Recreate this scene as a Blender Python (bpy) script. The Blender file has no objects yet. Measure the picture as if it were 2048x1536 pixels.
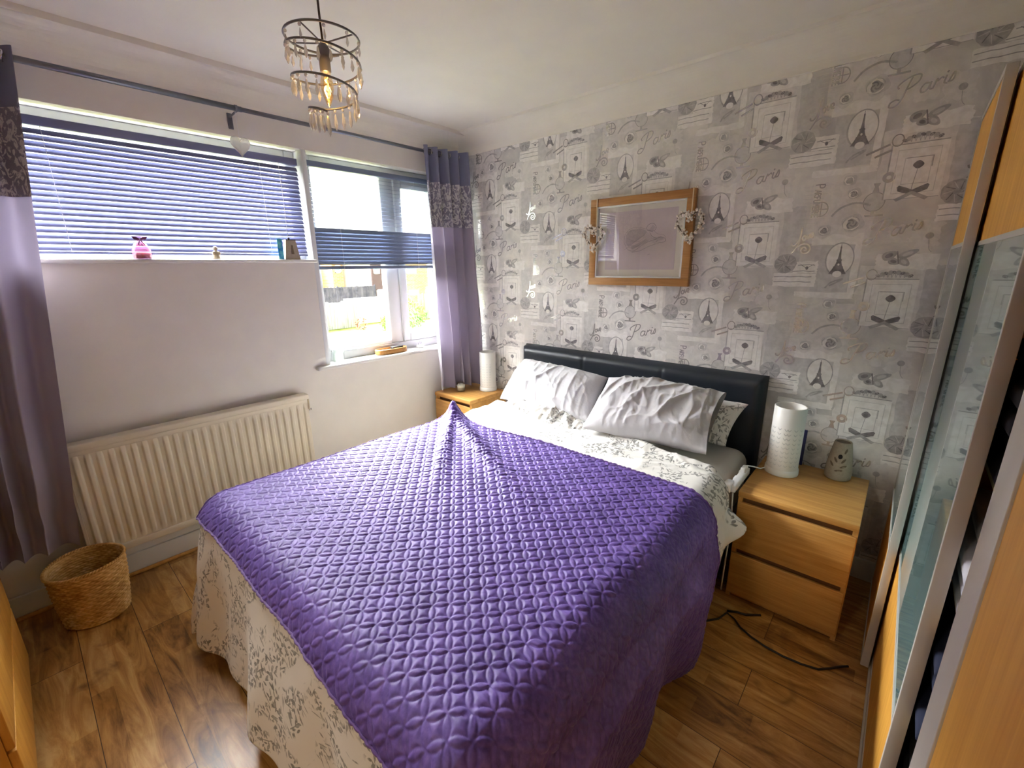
import bpy, bmesh, math, random
import numpy as np
from mathutils import Vector, Matrix
random.seed(7); RNG = np.random.default_rng(7)
scene = bpy.context.scene
PI = math.pi

# ------------------------------------------------------------------ camera, sky, sun, exposure
cam_data = bpy.data.cameras.new('camera')
cam = bpy.data.objects.new('camera', cam_data)
scene.collection.objects.link(cam)
cam_data.sensor_width = 36.0
cam_data.lens = 36.0 * 879.5 / 2048.0
cam_data.clip_start = 0.01
cam_data.clip_end = 300
_r = Vector((0.75017932, 0.66115629, -0.01016589)); _u = Vector((-0.16471945, 0.20174377, 0.96548794)); _f = Vector((-0.64038933, 0.72261456, -0.2602493))
m = Matrix((( _r.x, _u.x, -_f.x), (_r.y, _u.y, -_f.y), (_r.z, _u.z, -_f.z)))
cam.matrix_world = Matrix.Translation((2.774, -2.5377, 1.5214)) @ m.to_4x4()
scene.camera = cam

vs = scene.view_settings
vs.view_transform = 'Standard'; vs.look = 'None'; vs.gamma = 1.0; vs.use_curve_mapping = False
vs.exposure = EXPOSURE = 1.38

world = bpy.data.worlds.new('sky'); scene.world = world
world.use_nodes = True
wn = world.node_tree; wn.nodes.clear()
w_out = wn.nodes.new('ShaderNodeOutputWorld'); w_bg = wn.nodes.new('ShaderNodeBackground')
w_tc = wn.nodes.new('ShaderNodeTexCoord'); w_sep = wn.nodes.new('ShaderNodeSeparateXYZ')
w_mr = wn.nodes.new('ShaderNodeMapRange'); w_mr.interpolation_type = 'SMOOTHSTEP'
w_mr.inputs['From Min'].default_value = 0.45; w_mr.inputs['From Max'].default_value = 0.95      # bright hazy sky ahead of the windows, dimmer behind the house
w_mr.inputs['To Min'].default_value = 1.9; w_mr.inputs['To Max'].default_value = 72.0
w_bg.inputs['Color'].default_value = (1.0, 0.98, 0.95, 1)
w_dot = wn.nodes.new('ShaderNodeVectorMath'); w_dot.operation = 'DOT_PRODUCT'; w_dot.inputs[1].default_value = Vector((-0.85, 0.05, 0.52)).normalized()
w_h = wn.nodes.new('ShaderNodeMapRange'); w_h.inputs['From Min'].default_value = 0.12; w_h.inputs['From Max'].default_value = 0.4
w_m = wn.nodes.new('ShaderNodeMath'); w_m.operation = 'MULTIPLY'
wn.links.new(w_tc.outputs['Generated'], w_sep.inputs[0]); wn.links.new(w_tc.outputs['Generated'], w_dot.inputs[0])
wn.links.new(w_sep.outputs['Z'], w_h.inputs['Value']); wn.links.new(w_dot.outputs['Value'], w_m.inputs[0]); wn.links.new(w_h.outputs['Result'], w_m.inputs[1])
wn.links.new(w_m.outputs[0], w_mr.inputs['Value'])
wn.links.new(w_mr.outputs['Result'], w_bg.inputs['Strength']); wn.links.new(w_bg.outputs[0], w_out.inputs[0])

def light(name, kind, loc, energy, color=(1, 1, 1), rot=(0, 0, 0), size=None, size_y=None):
    l = bpy.data.lights.new(name, kind); l.energy = energy; l.color = color
    if kind == 'AREA' and size:
        l.shape = 'RECTANGLE'; l.size = size; l.size_y = size_y or size
    o = bpy.data.objects.new(name, l); o.location = loc; o.rotation_euler = rot
    scene.collection.objects.link(o); return o
sun = light('sun', 'SUN', (6, 3, 9), 1.2, (1.0, 0.93, 0.82), (math.radians(20), math.radians(50), 0))
sun.data.angle = 0.01
# sampling portals that fill the two window openings (they only steer sky sampling)
for nm, y0, y1, z0, z1 in (('portal_tall', -1.2, -0.1, 0.9, 2.185), ('portal_wide', -2.6, -1.24, 1.57, 2.185)):
    p = light(nm, 'AREA', (-0.3, (y0 + y1) / 2, (z0 + z1) / 2), 1.0, rot=(PI / 2, 0, PI / 2), size=y1 - y0, size_y=z1 - z0)
    p.rotation_euler = (0, math.radians(-90), 0)
    p.data.size = z1 - z0; p.data.size_y = y1 - y0
    p.data.cycles.is_portal = True
# added fill light, out of view beyond the doorway behind the camera
light('added_fill_light', 'AREA', (1.95, -4.2, 2.35), 9.0, (1.0, 0.88, 0.7), (0, 0, 0), 0.5)

# ------------------------------------------------------------------ helpers
def srgb(r, g, b):
    def f(c):
        c /= 255.0
        return c / 12.92 if c <= 0.04045 else ((c + 0.055) / 1.055) ** 2.4
    return (f(r), f(g), f(b), 1.0)

class NT:
    def __init__(self, name):
        self.m = bpy.data.materials.new(name); self.m.use_nodes = True
        self.t = self.m.node_tree; self.t.nodes.clear()
        self.out = self.t.nodes.new('ShaderNodeOutputMaterial')
    def n(self, typ, ins=None, **attrs):
        nd = self.t.nodes.new('ShaderNode' + typ)
        for k, v in attrs.items(): setattr(nd, k, v)
        for k, v in (ins or {}).items():
            s = nd.inputs[k]
            if isinstance(v, bpy.types.NodeSocket): self.t.links.new(v, s)
            else: s.default_value = v
        return nd
    def math(self, op, a, b=None, c=None):
        nd = self.t.nodes.new('ShaderNodeMath'); nd.operation = op
        for i, v in enumerate((a, b, c)):
            if v is None: continue
            if isinstance(v, bpy.types.NodeSocket): self.t.links.new(v, nd.inputs[i])
            else: nd.inputs[i].default_value = v
        return nd.outputs[0]
    def ramp(self, fac, stops):
        nd = self.t.nodes.new('ShaderNodeValToRGB'); self.t.links.new(fac, nd.inputs[0])
        e = nd.color_ramp.elements
        while len(e) > 1: e.remove(e[-1])
        e[0].position, e[0].color = stops[0]
        for p, c in stops[1:]:
            x = e.new(p); x.color = c
        return nd.outputs[0]
    def mix(self, fac, a, b):
        nd = self.t.nodes.new('ShaderNodeMix'); nd.data_type = 'RGBA'
        for s, v in ((nd.inputs[0], fac), (nd.inputs[6], a), (nd.inputs[7], b)):
            if isinstance(v, bpy.types.NodeSocket): self.t.links.new(v, s)
            else: s.default_value = v
        return nd.outputs[2]
    def bsdf(self, **ins):
        nd = self.t.nodes.new('ShaderNodeBsdfPrincipled')
        for k, v in ins.items():
            s = nd.inputs[k.replace('_', ' ')]
            if isinstance(v, bpy.types.NodeSocket): self.t.links.new(v, s)
            else: s.default_value = v
        return nd
    def bump(self, h, strength=0.3, dist=0.002):
        return self.n('Bump', {'Height': h, 'Strength': strength, 'Distance': dist}).outputs[0]
    def done(self, sh):
        self.t.links.new(sh.outputs[0] if hasattr(sh, 'outputs') else sh, self.out.inputs[0]); return self.m

def plain(name, col, rough=0.5, metal=0.0, noise=0.0, nscale=60, bump=0.0, spec=0.5, coat=0.0, sheen=0.0):
    t = NT(name)
    kw = dict(Base_Color=col, Roughness=rough, Metallic=metal, Specular_IOR_Level=spec, Coat_Weight=coat, Sheen_Weight=sheen)
    if noise or bump:
        tc = t.n('TexCoord'); nz = t.n('TexNoise', {'Vector': tc.outputs['Object'], 'Scale': nscale, 'Detail': 4.0})
        if noise:
            d = tuple(max(0, c * (1 - noise)) for c in col[:3]) + (1,); l = tuple(min(1, c * (1 + noise)) for c in col[:3]) + (1,)
            kw['Base_Color'] = t.ramp(nz.outputs['Fac'], [(0.3, d), (0.7, l)])
        if bump: kw['Normal'] = t.bump(nz.outputs['Fac'], bump, 0.003)
    return t.done(t.bsdf(**kw))

def glassy(name, tint=(0.95, 0.98, 0.97, 1), gloss=0.12, rough=0.0):
    """clear pane: light passes straight through, the surface mirrors at grazing angles"""
    t = NT(name)
    tr = t.n('BsdfTransparent', {'Color': tint}); gl = t.n('BsdfGlossy', {'Color': (1, 1, 1, 1), 'Roughness': rough})
    lw = t.n('LayerWeight', {'Blend': 0.35})
    f = t.math('ADD', t.math('MULTIPLY', lw.outputs['Fresnel'], 0.4), gloss * 0.3)
    mx = t.n('MixShader', {0: f, 1: tr.outputs[0], 2: gl.outputs[0]})
    return t.done(mx)

def wood(name, dark, light_, axis=0, scale=1.0, rough=0.45, spec=0.4):
    t = NT(name); tc = t.n('TexCoord')
    sc = [18 * scale] * 3; sc[axis] = 1.2 * scale
    mp = t.n('Mapping', {'Vector': tc.outputs['Object'], 'Scale': tuple(sc)})
    nz = t.n('TexNoise', {'Vector': mp.outputs[0], 'Scale': 2.2, 'Detail': 6.0, 'Roughness': 0.6, 'Distortion': 0.6})
    sc2 = [140 * scale] * 3; sc2[axis] = 4 * scale
    mp2 = t.n('Mapping', {'Vector': tc.outputs['Object'], 'Scale': tuple(sc2)})
    fine = t.n('TexNoise', {'Vector': mp2.outputs[0], 'Scale': 1.6, 'Detail': 3.0})
    f = t.math('ADD', t.math('MULTIPLY', nz.outputs['Fac'], 0.7), t.math('MULTIPLY', fine.outputs['Fac'], 0.3))
    col = t.ramp(f, [(0.32, dark), (0.68, light_)])
    return t.done(t.bsdf(Base_Color=col, Roughness=rough, Specular_IOR_Level=spec, Normal=t.bump(fine.outputs['Fac'], 0.08, 0.001)))

class MB:
    """collects pieces of ONE mesh object"""
    def __init__(self): self.v = []; self.f = []; self.mi = []; self.sm = []; self.uv = []
    def add(self, verts, faces, mi=0, smooth=False, uv=None):
        o = len(self.v); self.v.extend(map(tuple, verts))
        self.uv.extend(map(tuple, uv) if uv is not None else [(0, 0)] * len(verts))
        for f in faces: self.f.append(tuple(i + o for i in f)); self.mi.append(mi); self.sm.append(smooth)
        return self
    def box(self, x0, x1, y0, y1, z0, z1, mi=0, bev=0.0, seg=2):
        if x0 > x1: x0, x1 = x1, x0
        if y0 > y1: y0, y1 = y1, y0
        if z0 > z1: z0, z1 = z1, z0
        if bev <= 0:
            v = [(x, y, z) for z in (z0, z1) for y in (y0, y1) for x in (x0, x1)]
            return self.add(v, [(0, 2, 3, 1), (4, 5, 7, 6), (0, 1, 5, 4), (2, 6, 7, 3), (0, 4, 6, 2), (1, 3, 7, 5)], mi)
        bm = bmesh.new(); bmesh.ops.create_cube(bm, size=1.0)
        for q in bm.verts: q.co = Vector(((x0 + x1) / 2 + q.co.x * (x1 - x0), (y0 + y1) / 2 + q.co.y * (y1 - y0), (z0 + z1) / 2 + q.co.z * (z1 - z0)))
        b = min(bev, 0.49 * min(x1 - x0, y1 - y0, z1 - z0))
        bmesh.ops.bevel(bm, geom=bm.edges[:], offset=b, segments=seg, affect='EDGES', profile=0.5)
        bm.verts.index_update()
        self.add([q.co[:] for q in bm.verts], [[q.index for q in f.verts] for f in bm.faces], mi, True); bm.free(); return self
    def lathe(self, prof, c=(0, 0, 0), n=32, mi=0, smooth=True, uvs=1.0):
        v = []; uv = []; f = []; k = len(prof)
        for i in range(n + 1):
            a = 2 * PI * i / n
            for j, (r, z) in enumerate(prof):
                v.append((c[0] + r * math.cos(a), c[1] + r * math.sin(a), c[2] + z)); uv.append((a * uvs * 0.05, z))
        for i in range(n):
            for j in range(k - 1):
                a = i * k + j; f.append((a, a + k, a + k + 1, a + 1))
        return self.add(v, f, mi, smooth, uv)
    def tube(self, pts, r, n=10, mi=0, closed=False, cap=True):
        P = [Vector(p) for p in pts]; k = len(P); rr = r if hasattr(r, '__len__') else [r] * k
        v = []; f = []; up = Vector((0, 0, 1))
        for i in range(k):
            if closed: d = P[(i + 1) % k] - P[i - 1]
            else: d = P[min(i + 1, k - 1)] - P[max(i - 1, 0)]
            d.normalize()
            s = d.cross(up)
            if s.length < 1e-3: s = d.cross(Vector((1, 0, 0)))
            s.normalize(); t = s.cross(d)
            for j in range(n):
                a = 2 * PI * j / n; v.append(tuple(P[i] + rr[i] * (math.cos(a) * s + math.sin(a) * t)))
        for i in range(k if closed else k - 1):
            i2 = (i + 1) % k
            for j in range(n):
                j2 = (j + 1) % n; f.append((i * n + j, i2 * n + j, i2 * n + j2, i * n + j2))
        if cap and not closed:
            f.append(tuple(range(n))); f.append(tuple((k - 1) * n + j for j in range(n - 1, -1, -1)))
        return self.add(v, f, mi, True)
    def grid(self, X, Y, Z, mi=0, smooth=True, U=None, V=None, wrap=False):
        """X, Y, Z: 2-D arrays"""
        a, b = X.shape; v = np.stack([X, Y, Z], -1).reshape(-1, 3)
        uv = None if U is None else np.stack([U, V], -1).reshape(-1, 2)
        f = []
        for i in range(a - 1):
            r0 = i * b; r1 = r0 + b
            f.extend((r0 + j, r1 + j, r1 + j + 1, r0 + j + 1) for j in range(b - 1))
            if wrap: f.append((r0 + b - 1, r1 + b - 1, r1, r0))
        return self.add(v.tolist(), f, mi, smooth, None if uv is None else uv.tolist())
    def ball(self, c, r, mi=0, n=8, m_=6, sq=(1, 1, 1)):
        prof = [(math.sin(PI * j / m_), -math.cos(PI * j / m_)) for j in range(m_ + 1)]
        v = []; f = []
        for i in range(n):
            a = 2 * PI * i / n
            for (q, z) in prof: v.append((c[0] + r * sq[0] * q * math.cos(a), c[1] + r * sq[1] * q * math.sin(a), c[2] + r * sq[2] * z))
        k = len(prof)
        for i in range(n):
            for j in range(k - 1):
                a = i * k + j; b = ((i + 1) % n) * k + j; f.append((a, b, b + 1, a + 1))
        return self.add(v, f, mi, True)
    def poly(self, pts, mi=0): return self.add(pts, [tuple(range(len(pts)))], mi)
    def xform(self, M):
        self.v = [tuple(M @ Vector(p)) for p in self.v]; return self
    def build(self, name, mats, parent=None, weld=False):
        me = bpy.data.meshes.new(name); o = bpy.data.objects.new(name, me); scene.collection.objects.link(o)
        off = Vector((0, 0, 0))
        if parent is not None:
            o.parent = parent
            p = parent
            while p is not None: off += p.location; p = p.parent      # parents are never rotated while building
        elif self.v:
            A = np.array(self.v); lo, hi = A.min(0), A.max(0)
            off = Vector(((lo[0] + hi[0]) / 2, (lo[1] + hi[1]) / 2, lo[2])); o.location = off
        me.from_pydata([(x - off.x, y - off.y, z - off.z) for x, y, z in self.v], [], self.f)
        for mt in (mats if isinstance(mats, (list, tuple)) else [mats]): me.materials.append(mt)
        me.polygons.foreach_set('material_index', self.mi); me.polygons.foreach_set('use_smooth', self.sm)
        ul = me.uv_layers.new(name='UVMap'); li = np.zeros(len(me.loops), dtype=np.int32); me.loops.foreach_get('vertex_index', li)
        ul.data.foreach_set('uv', np.array(self.uv, dtype=np.float32)[li].ravel())
        if weld:
            bm = bmesh.new(); bm.from_mesh(me); bmesh.ops.remove_doubles(bm, verts=bm.verts, dist=1e-5); bm.to_mesh(me); bm.free()
        me.update(); return o

def tag(o, label=None, cat=None, group=None, kind=None):
    if label: o['label'] = label
    if cat: o['category'] = cat
    if group: o['group'] = group
    if kind: o['kind'] = kind
    return o
def thing(name, label, cat, loc=(0, 0, 0), group=None, kind=None):
    o = bpy.data.objects.new(name, None); o.empty_display_size = 0.05; o.location = loc
    scene.collection.objects.link(o); return tag(o, label, cat, group, kind)
def struct(o): o['kind'] = 'structure'; return o
def vnoise(x, y, seed):
    """smooth value noise, -1..1"""
    g = np.random.default_rng(seed).uniform(-1, 1, (64, 64)); xi = np.floor(x).astype(int); yi = np.floor(y).astype(int); fx = x - xi; fy = y - yi
    fx = fx * fx * fx * (fx * (fx * 6 - 15) + 10); fy = fy * fy * fy * (fy * (fy * 6 - 15) + 10); a = lambda i, j: g[(xi + i) % 64, (yi + j) % 64]
    return (a(0, 0) * (1 - fx) + a(1, 0) * fx) * (1 - fy) + (a(0, 1) * (1 - fx) + a(1, 1) * fx) * fy
def creases(x, y, seed, f=6.0, ang=0.0, stretch=3.0, octaves=3):
    """sharp ridged folds running along ang, 0..1"""
    h = np.zeros_like(x); tot = 0
    for o in range(octaves):
        a = ang + (o - 1) * .35; k = f * 1.8 ** o
        wx = x + .05 * vnoise(x * 5, y * 5, seed + 31 + o); wy = y + .05 * vnoise(x * 5, y * 5, seed + 47 + o)
        u = (wx * math.cos(a) + wy * math.sin(a)) * k / stretch; v = (-wx * math.sin(a) + wy * math.cos(a)) * k
        w = .6 ** o; h += w * (1 - np.abs(vnoise(u, v, seed + o))) ** 4; tot += w
    return h / tot
def ripple(x, y, seed, n=14, f0=6, f1=40):
    """smooth band-limited height noise in about -1..1"""
    g = np.random.default_rng(seed); h = np.zeros_like(x); tot = 0
    for i in range(n):
        f = f0 * (f1 / f0) ** (i / max(1, n - 1)); a = g.uniform(0, 2 * PI); w = (f0 / f) ** 0.8
        h += w * np.sin(f * (x * math.cos(a) + y * math.sin(a)) + g.uniform(0, 6.28) + 0.8 * np.sin(0.6 * f * (x * math.sin(a) - y * math.cos(a)) + g.uniform(0, 6.28))); tot += w
    return h / tot * 1.8

# ------------------------------------------------------------------ materials
M_plaster = plain('painted_plaster', srgb(231, 226, 218), 0.85, noise=0.02, nscale=9, bump=0.05, spec=0.2)
M_ceiling = plain('ceiling_paint', srgb(236, 231, 220), 0.9, noise=0.02, nscale=5, bump=0.12, spec=0.2)
M_white = plain('white_gloss_paint', srgb(228, 227, 222), 0.35)
M_upvc = plain('white_plastic', srgb(222, 224, 226), 0.3)
M_rad = plain('cream_radiator_enamel', srgb(226, 216, 196), 0.45, spec=0.3)
M_oak = wood('oak_veneer', srgb(176, 124, 60), srgb(212, 162, 92), 0, 1.0, 0.42)
M_oak_v = wood('oak_veneer_upright', srgb(176, 124, 60), srgb(212, 162, 92), 2, 1.0, 0.42)
M_oakdark = plain('shadow_gap_wood', srgb(120, 78, 40), 0.6)
M_bamboo = wood('honey_wood_panel', srgb(200, 136, 50), srgb(228, 172, 78), 2, 0.8, 0.5, 0.3)
M_frameoak = wood('picture_frame_wood', srgb(158, 108, 56), srgb(190, 140, 82), 0, 2.0, 0.4)
M_alu = plain('brushed_aluminium', srgb(196, 190, 182), 0.45, 0.1)
M_chrome = plain('polished_chrome', srgb(200, 200, 205), 0.15, 1.0)
M_steel = plain('grey_steel', srgb(120, 122, 130), 0.35, 0.8)
M_leather = plain('black_leather', srgb(26, 34, 44), 0.38, noise=0.1, nscale=90, bump=0.08, spec=0.55)
M_blackmat = plain('matt_black', srgb(18, 18, 22), 0.7)
M_glass = glassy('clear_glass')
M_pane = glassy('window_pane_glass', (0.97, 0.99, 1.0, 1), 0.05)
M_ceramicW = plain('white_metal_shade', srgb(236, 234, 228), 0.4)
M_cutout = plain('pierced_pattern', srgb(216, 216, 212), 0.6)
M_stone = plain('beige_stoneware', srgb(168, 156, 138), 0.7, noise=0.08, nscale=120, bump=0.05)
M_stonedark = plain('stoneware_leaf_opening', srgb(112, 98, 82), 0.8)
M_navy = plain('navy_board', srgb(22, 26, 84), 0.5)
M_wax = plain('cream_wax', srgb(240, 232, 214), 0.6)
M_white_pl = plain('white_moulded_plastic', srgb(238, 238, 240), 0.35)
M_black_pl = plain('black_cable_sheath', srgb(24, 20, 18), 0.5)
M_slat = plain('grey_blind_slat', srgb(118, 122, 158), 0.4, 0.1, spec=0.5)
M_slat_d = plain('dark_grey_blind_slat', srgb(112, 124, 150), 0.4, 0.1, spec=0.5)
M_cord = plain('white_cord', srgb(230, 230, 235), 0.7)

def m_floor():
    t = NT('laminate_floor'); tc = t.n('TexCoord')
    mp = t.n('Mapping', {'Vector': tc.outputs['Object'], 'Scale': (1, 1, 1)})
    br = t.n('TexBrick', {'Vector': mp.outputs[0], 'Color1': (0.0, 0, 0, 1), 'Color2': (1, 1, 1, 1), 'Mortar': (0.5, 0.5, 0.5, 1), 'Scale': 1.0, 'Mortar Size': 0.0012, 'Mortar Smooth': 0.1, 'Bias': 0.0, 'Brick Width': 1.25, 'Row Height': 0.19})
    br.offset = 0.37; br.offset_frequency = 2
    br2 = t.n('TexBrick', {'Vector': mp.outputs[0], 'Color1': (0, 0, 0, 1), 'Color2': (1, 1, 1, 1), 'Mortar': (0.5, 0.5, 0.5, 1), 'Scale': 1.0, 'Mortar Size': 0.0, 'Brick Width': 0.42, 'Row Height': 0.0634})
    br2.offset = 0.41
    st = t.n('Mapping', {'Vector': tc.outputs['Object'], 'Scale': (2.2, 13, 1)})
    add = t.n('VectorMath', {0: st.outputs[0], 1: br.outputs['Color']}, operation='ADD')
    nz = t.n('TexNoise', {'Vector': add.outputs[0], 'Scale': 1.3, 'Detail': 6.0, 'Roughness': 0.65, 'Distortion': 1.2})
    kn = t.n('TexNoise', {'Vector': tc.outputs['Object'], 'Scale': 7.0, 'Detail': 3.0, 'Distortion': 0.8})
    f = t.math('ADD', t.math('MULTIPLY', t.math('ADD', nz.outputs['Fac'], t.math('MULTIPLY', t.math('SUBTRACT', nz.outputs['Fac'], 0.5), 0.7)), 0.62), t.math('ADD', t.math('MULTIPLY', br.outputs['Fac'], -0.2), t.math('MULTIPLY', br2.outputs['Color'], 0.14)))
    f = t.math('ADD', f, t.math('MULTIPLY', t.n('SeparateColor', {0: br.outputs['Color']}).outputs[0], 0.16))
    col = t.ramp(f, [(0.22, srgb(98, 64, 28)), (0.36, srgb(152, 106, 52)), (0.5, srgb(184, 138, 76)), (0.66, srgb(210, 170, 110))])
    col = t.mix(t.ramp(kn.outputs['Fac'], [(0.60, (0, 0, 0, 1)), (0.74, (0.75, 0.75, 0.75, 1))]), col, srgb(104, 64, 30))
    col = t.mix(br.outputs['Fac'], col, srgb(70, 44, 24))
    return t.done(t.bsdf(Base_Color=col, Roughness=0.3, Specular_IOR_Level=0.5, Normal=t.bump(t.math('SUBTRACT', 1.0, br.outputs['Fac']), 0.4, 0.0006)))
M_floor = m_floor()

def m_wallpaper():
    t = NT('wallpaper_ground'); tc = t.n('TexCoord')
    nz = t.n('TexNoise', {'Vector': tc.outputs['Object'], 'Scale': 5.5, 'Detail': 5.0, 'Roughness': 0.6, 'Distortion': 0.5})
    col = t.ramp(nz.outputs['Fac'], [(0.36, srgb(194, 191, 188)), (0.5, srgb(212, 208, 203)), (0.62, srgb(230, 226, 220))])
    return t.done(t.bsdf(Base_Color=col, Roughness=0.42, Specular_IOR_Level=0.35))
M_wp = m_wallpaper()
def m_print(name, a, b, rough=0.5):
    t = NT(name); tc = t.n('TexCoord')
    nz = t.n('TexNoise', {'Vector': tc.outputs['Object'], 'Scale': 38.0, 'Detail': 4.0, 'Distortion': 0.4})
    return t.done(t.bsdf(Base_Color=t.ramp(nz.outputs['Fac'], [(0.38, a), (0.62, b)]), Roughness=rough, Specular_IOR_Level=0.3))
WPM = [m_print('print_offwhite', srgb(234, 230, 225), srgb(246, 243, 239)), m_print('print_palegrey', srgb(198, 195, 192), srgb(214, 211, 208)),
       m_print('print_midgrey', srgb(164, 161, 160), srgb(190, 186, 185)), m_print('print_darkgrey', srgb(116, 112, 114), srgb(150, 145, 146)),
       plain('print_metallic_ink', srgb(218, 215, 212), 0.2, 0.6), m_print('print_softwhite', srgb(218, 214, 210), srgb(232, 228, 224))]

def m_floral(name='floral_cotton'):
    t = NT(name); uv = t.n('TexCoord').outputs['UV']
    def leaves(scale, ln, wd, seed):
        mp = t.n('Mapping', {'Vector': uv, 'Location': (seed, seed * 0.7, 0)})
        vo = t.n('TexVoronoi', {'Vector': mp.outputs[0], 'Scale': scale, 'Randomness': 0.9}); vo.voronoi_dimensions = '2D'
        d = t.n('VectorMath', {0: mp.outputs[0], 1: vo.outputs['Position']}, operation='SUBTRACT')
        sc = t.n('SeparateColor', {0: vo.outputs['Color']})
        ro = t.n('VectorRotate', {'Vector': d.outputs[0], 'Angle': t.math('MULTIPLY', sc.outputs[0], 6.28)}, rotation_type='Z_AXIS')
        xy = t.n('SeparateXYZ', {0: ro.outputs[0]})
        x = t.math('DIVIDE', xy.outputs[0], ln); y = t.math('ABSOLUTE', t.math('DIVIDE', xy.outputs[1], wd))
        w = t.math('SUBTRACT', 1.0, t.math('MULTIPLY', x, x))
        return t.math('GREATER_THAN', w, t.math('ADD', y, 0.12)), sc.outputs[1]
    l1, c1 = leaves(33, 0.0145, 0.0062, 0.0); l2, c2 = leaves(47, 0.0115, 0.0042, 3.1); l3, c3 = leaves(19, 0.025, 0.0024, 7.7)
    pat = t.n('TexNoise', {'Vector': uv, 'Scale': 6.5, 'Detail': 2.5, 'Distortion': 1.2})
    zone = t.ramp(pat.outputs['Fac'], [(0.49, (0, 0, 0, 1)), (0.54, (1, 1, 1, 1))])
    zone2 = t.ramp(pat.outputs['Fac'], [(0.44, (0, 0, 0, 1)), (0.49, (1, 1, 1, 1))])
    msk = t.math('MAXIMUM', t.math('MULTIPLY', t.math('MAXIMUM', l1, l2), zone), t.math('MULTIPLY', l3, zone2))
    tone = t.n('TexNoise', {'Vector': uv, 'Scale': 60.0, 'Detail': 2.0})
    ink = t.ramp(tone.outputs['Fac'], [(0.35, srgb(104, 104, 102)), (0.65, srgb(158, 156, 152))])
    col = t.mix(t.math('MULTIPLY', msk, 0.92), srgb(220, 217, 212), ink)
    we = t.n('TexNoise', {'Vector': uv, 'Scale': 26.0, 'Detail': 5.0})
    return t.done(t.bsdf(Base_Color=col, Roughness=0.85, Specular_IOR_Level=0.2, Sheen_Weight=0.15, Normal=t.bump(we.outputs['Fac'], 0.25, 0.004)))
M_floral = m_floral()
def m_cotton(name, col, bs=0.3, sc=22):
    t = NT(name); uv = t.n('TexCoord').outputs['UV']
    we = t.n('TexNoise', {'Vector': uv, 'Scale': sc, 'Detail': 5.0, 'Roughness': 0.55, 'Distortion': 0.6})
    return t.done(t.bsdf(Base_Color=col, Roughness=0.8, Specular_IOR_Level=0.2, Sheen_Weight=0.15, Normal=t.bump(we.outputs['Fac'], bs, 0.006)))
M_pillow = m_cotton('white_cotton', srgb(196, 194, 198), 0.7)
M_sheet = m_cotton('ivory_sheet', srgb(214, 208, 198), 0.15)
def m_quilt():
    t = NT('purple_velvet_quilt'); uv = t.n('TexCoord').outputs['UV']
    nz = t.n('TexNoise', {'Vector': uv, 'Scale': 9.0, 'Detail': 4.0}); fi = t.n('TexNoise', {'Vector': uv, 'Scale': 420.0, 'Detail': 2.0})
    mo = t.n('TexNoise', {'Vector': uv, 'Scale': 70.0, 'Detail': 3.0})
    col = t.ramp(t.math('ADD', t.math('MULTIPLY', nz.outputs['Fac'], 0.5), t.math('MULTIPLY', mo.outputs['Fac'], 0.5)), [(0.36, srgb(72, 50, 116)), (0.5, srgb(90, 67, 138)), (0.64, srgb(110, 86, 160))])
    return t.done(t.bsdf(Base_Color=col, Roughness=0.52, Specular_IOR_Level=0.35, Sheen_Weight=0.3, Sheen_Roughness=0.35, Sheen_Tint=srgb(192, 186, 244), Normal=t.bump(fi.outputs['Fac'], 0.12, 0.001)))
M_quilt = m_quilt()
M_quilt_hem = plain('purple_quilt_binding', srgb(84, 46, 118), 0.7, sheen=0.3)
def m_curtain(name, c, tl, rough=0.38):
    t = NT(name); uv = t.n('TexCoord').outputs['UV']
    mp = t.n('Mapping', {'Vector': uv, 'Scale': (500, 160, 1)}); nz = t.n('TexNoise', {'Vector': mp.outputs[0], 'Scale': 1.0, 'Detail': 2.0})
    b = t.bsdf(Base_Color=c, Roughness=rough, Specular_IOR_Level=0.5, Sheen_Weight=0.3, Normal=t.bump(nz.outputs['Fac'], 0.12, 0.001))
    tr = t.n('BsdfTranslucent', {'Color': tl})
    return t.done(t.n('MixShader', {0: 0.10, 1: b.outputs[0], 2: tr.outputs[0]}))
M_curtain = m_curtain('mauve_satin', srgb(154, 144, 160), srgb(170, 160, 185), 0.34)
M_curtain_d = m_curtain('slate_header_fabric', srgb(122, 124, 150), srgb(130, 130, 160), 0.45)
def m_sequin():
    t = NT('sequin_band'); uv = t.n('TexCoord').outputs['UV']
    nz = t.n('TexNoise', {'Vector': uv, 'Scale': 24.0, 'Detail': 4.0, 'Distortion': 1.6})
    msk = t.ramp(nz.outputs['Fac'], [(0.49, (0, 0, 0, 1)), (0.54, (1, 1, 1, 1))])
    vo = t.n('TexVoronoi', {'Vector': uv, 'Scale': 260.0}); nm = t.bump(vo.outputs['Distance'], 0.9, 0.004)
    col = t.mix(msk, srgb(146, 140, 160), srgb(228, 225, 226))
    return t.done(t.bsdf(Base_Color=col, Metallic=t.math('MULTIPLY', msk, 0.2), Roughness=0.28, Normal=nm))
M_sequin = m_sequin()
def m_crystal():
    t = NT('cut_crystal'); tr = t.n('BsdfTransparent', {'Color': (.93, .93, .92, 1)}); gl = t.n('BsdfGlossy', {'Color': (1, 1, 1, 1), 'Roughness': .04}); df = t.n('BsdfDiffuse', {'Color': (.95, .95, .95, 1)})
    a = t.n('MixShader', {0: .28, 1: tr.outputs[0], 2: gl.outputs[0]}); return t.done(t.n('MixShader', {0: .32, 1: a.outputs[0], 2: df.outputs[0]}))
M_crystal = m_crystal()

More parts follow.
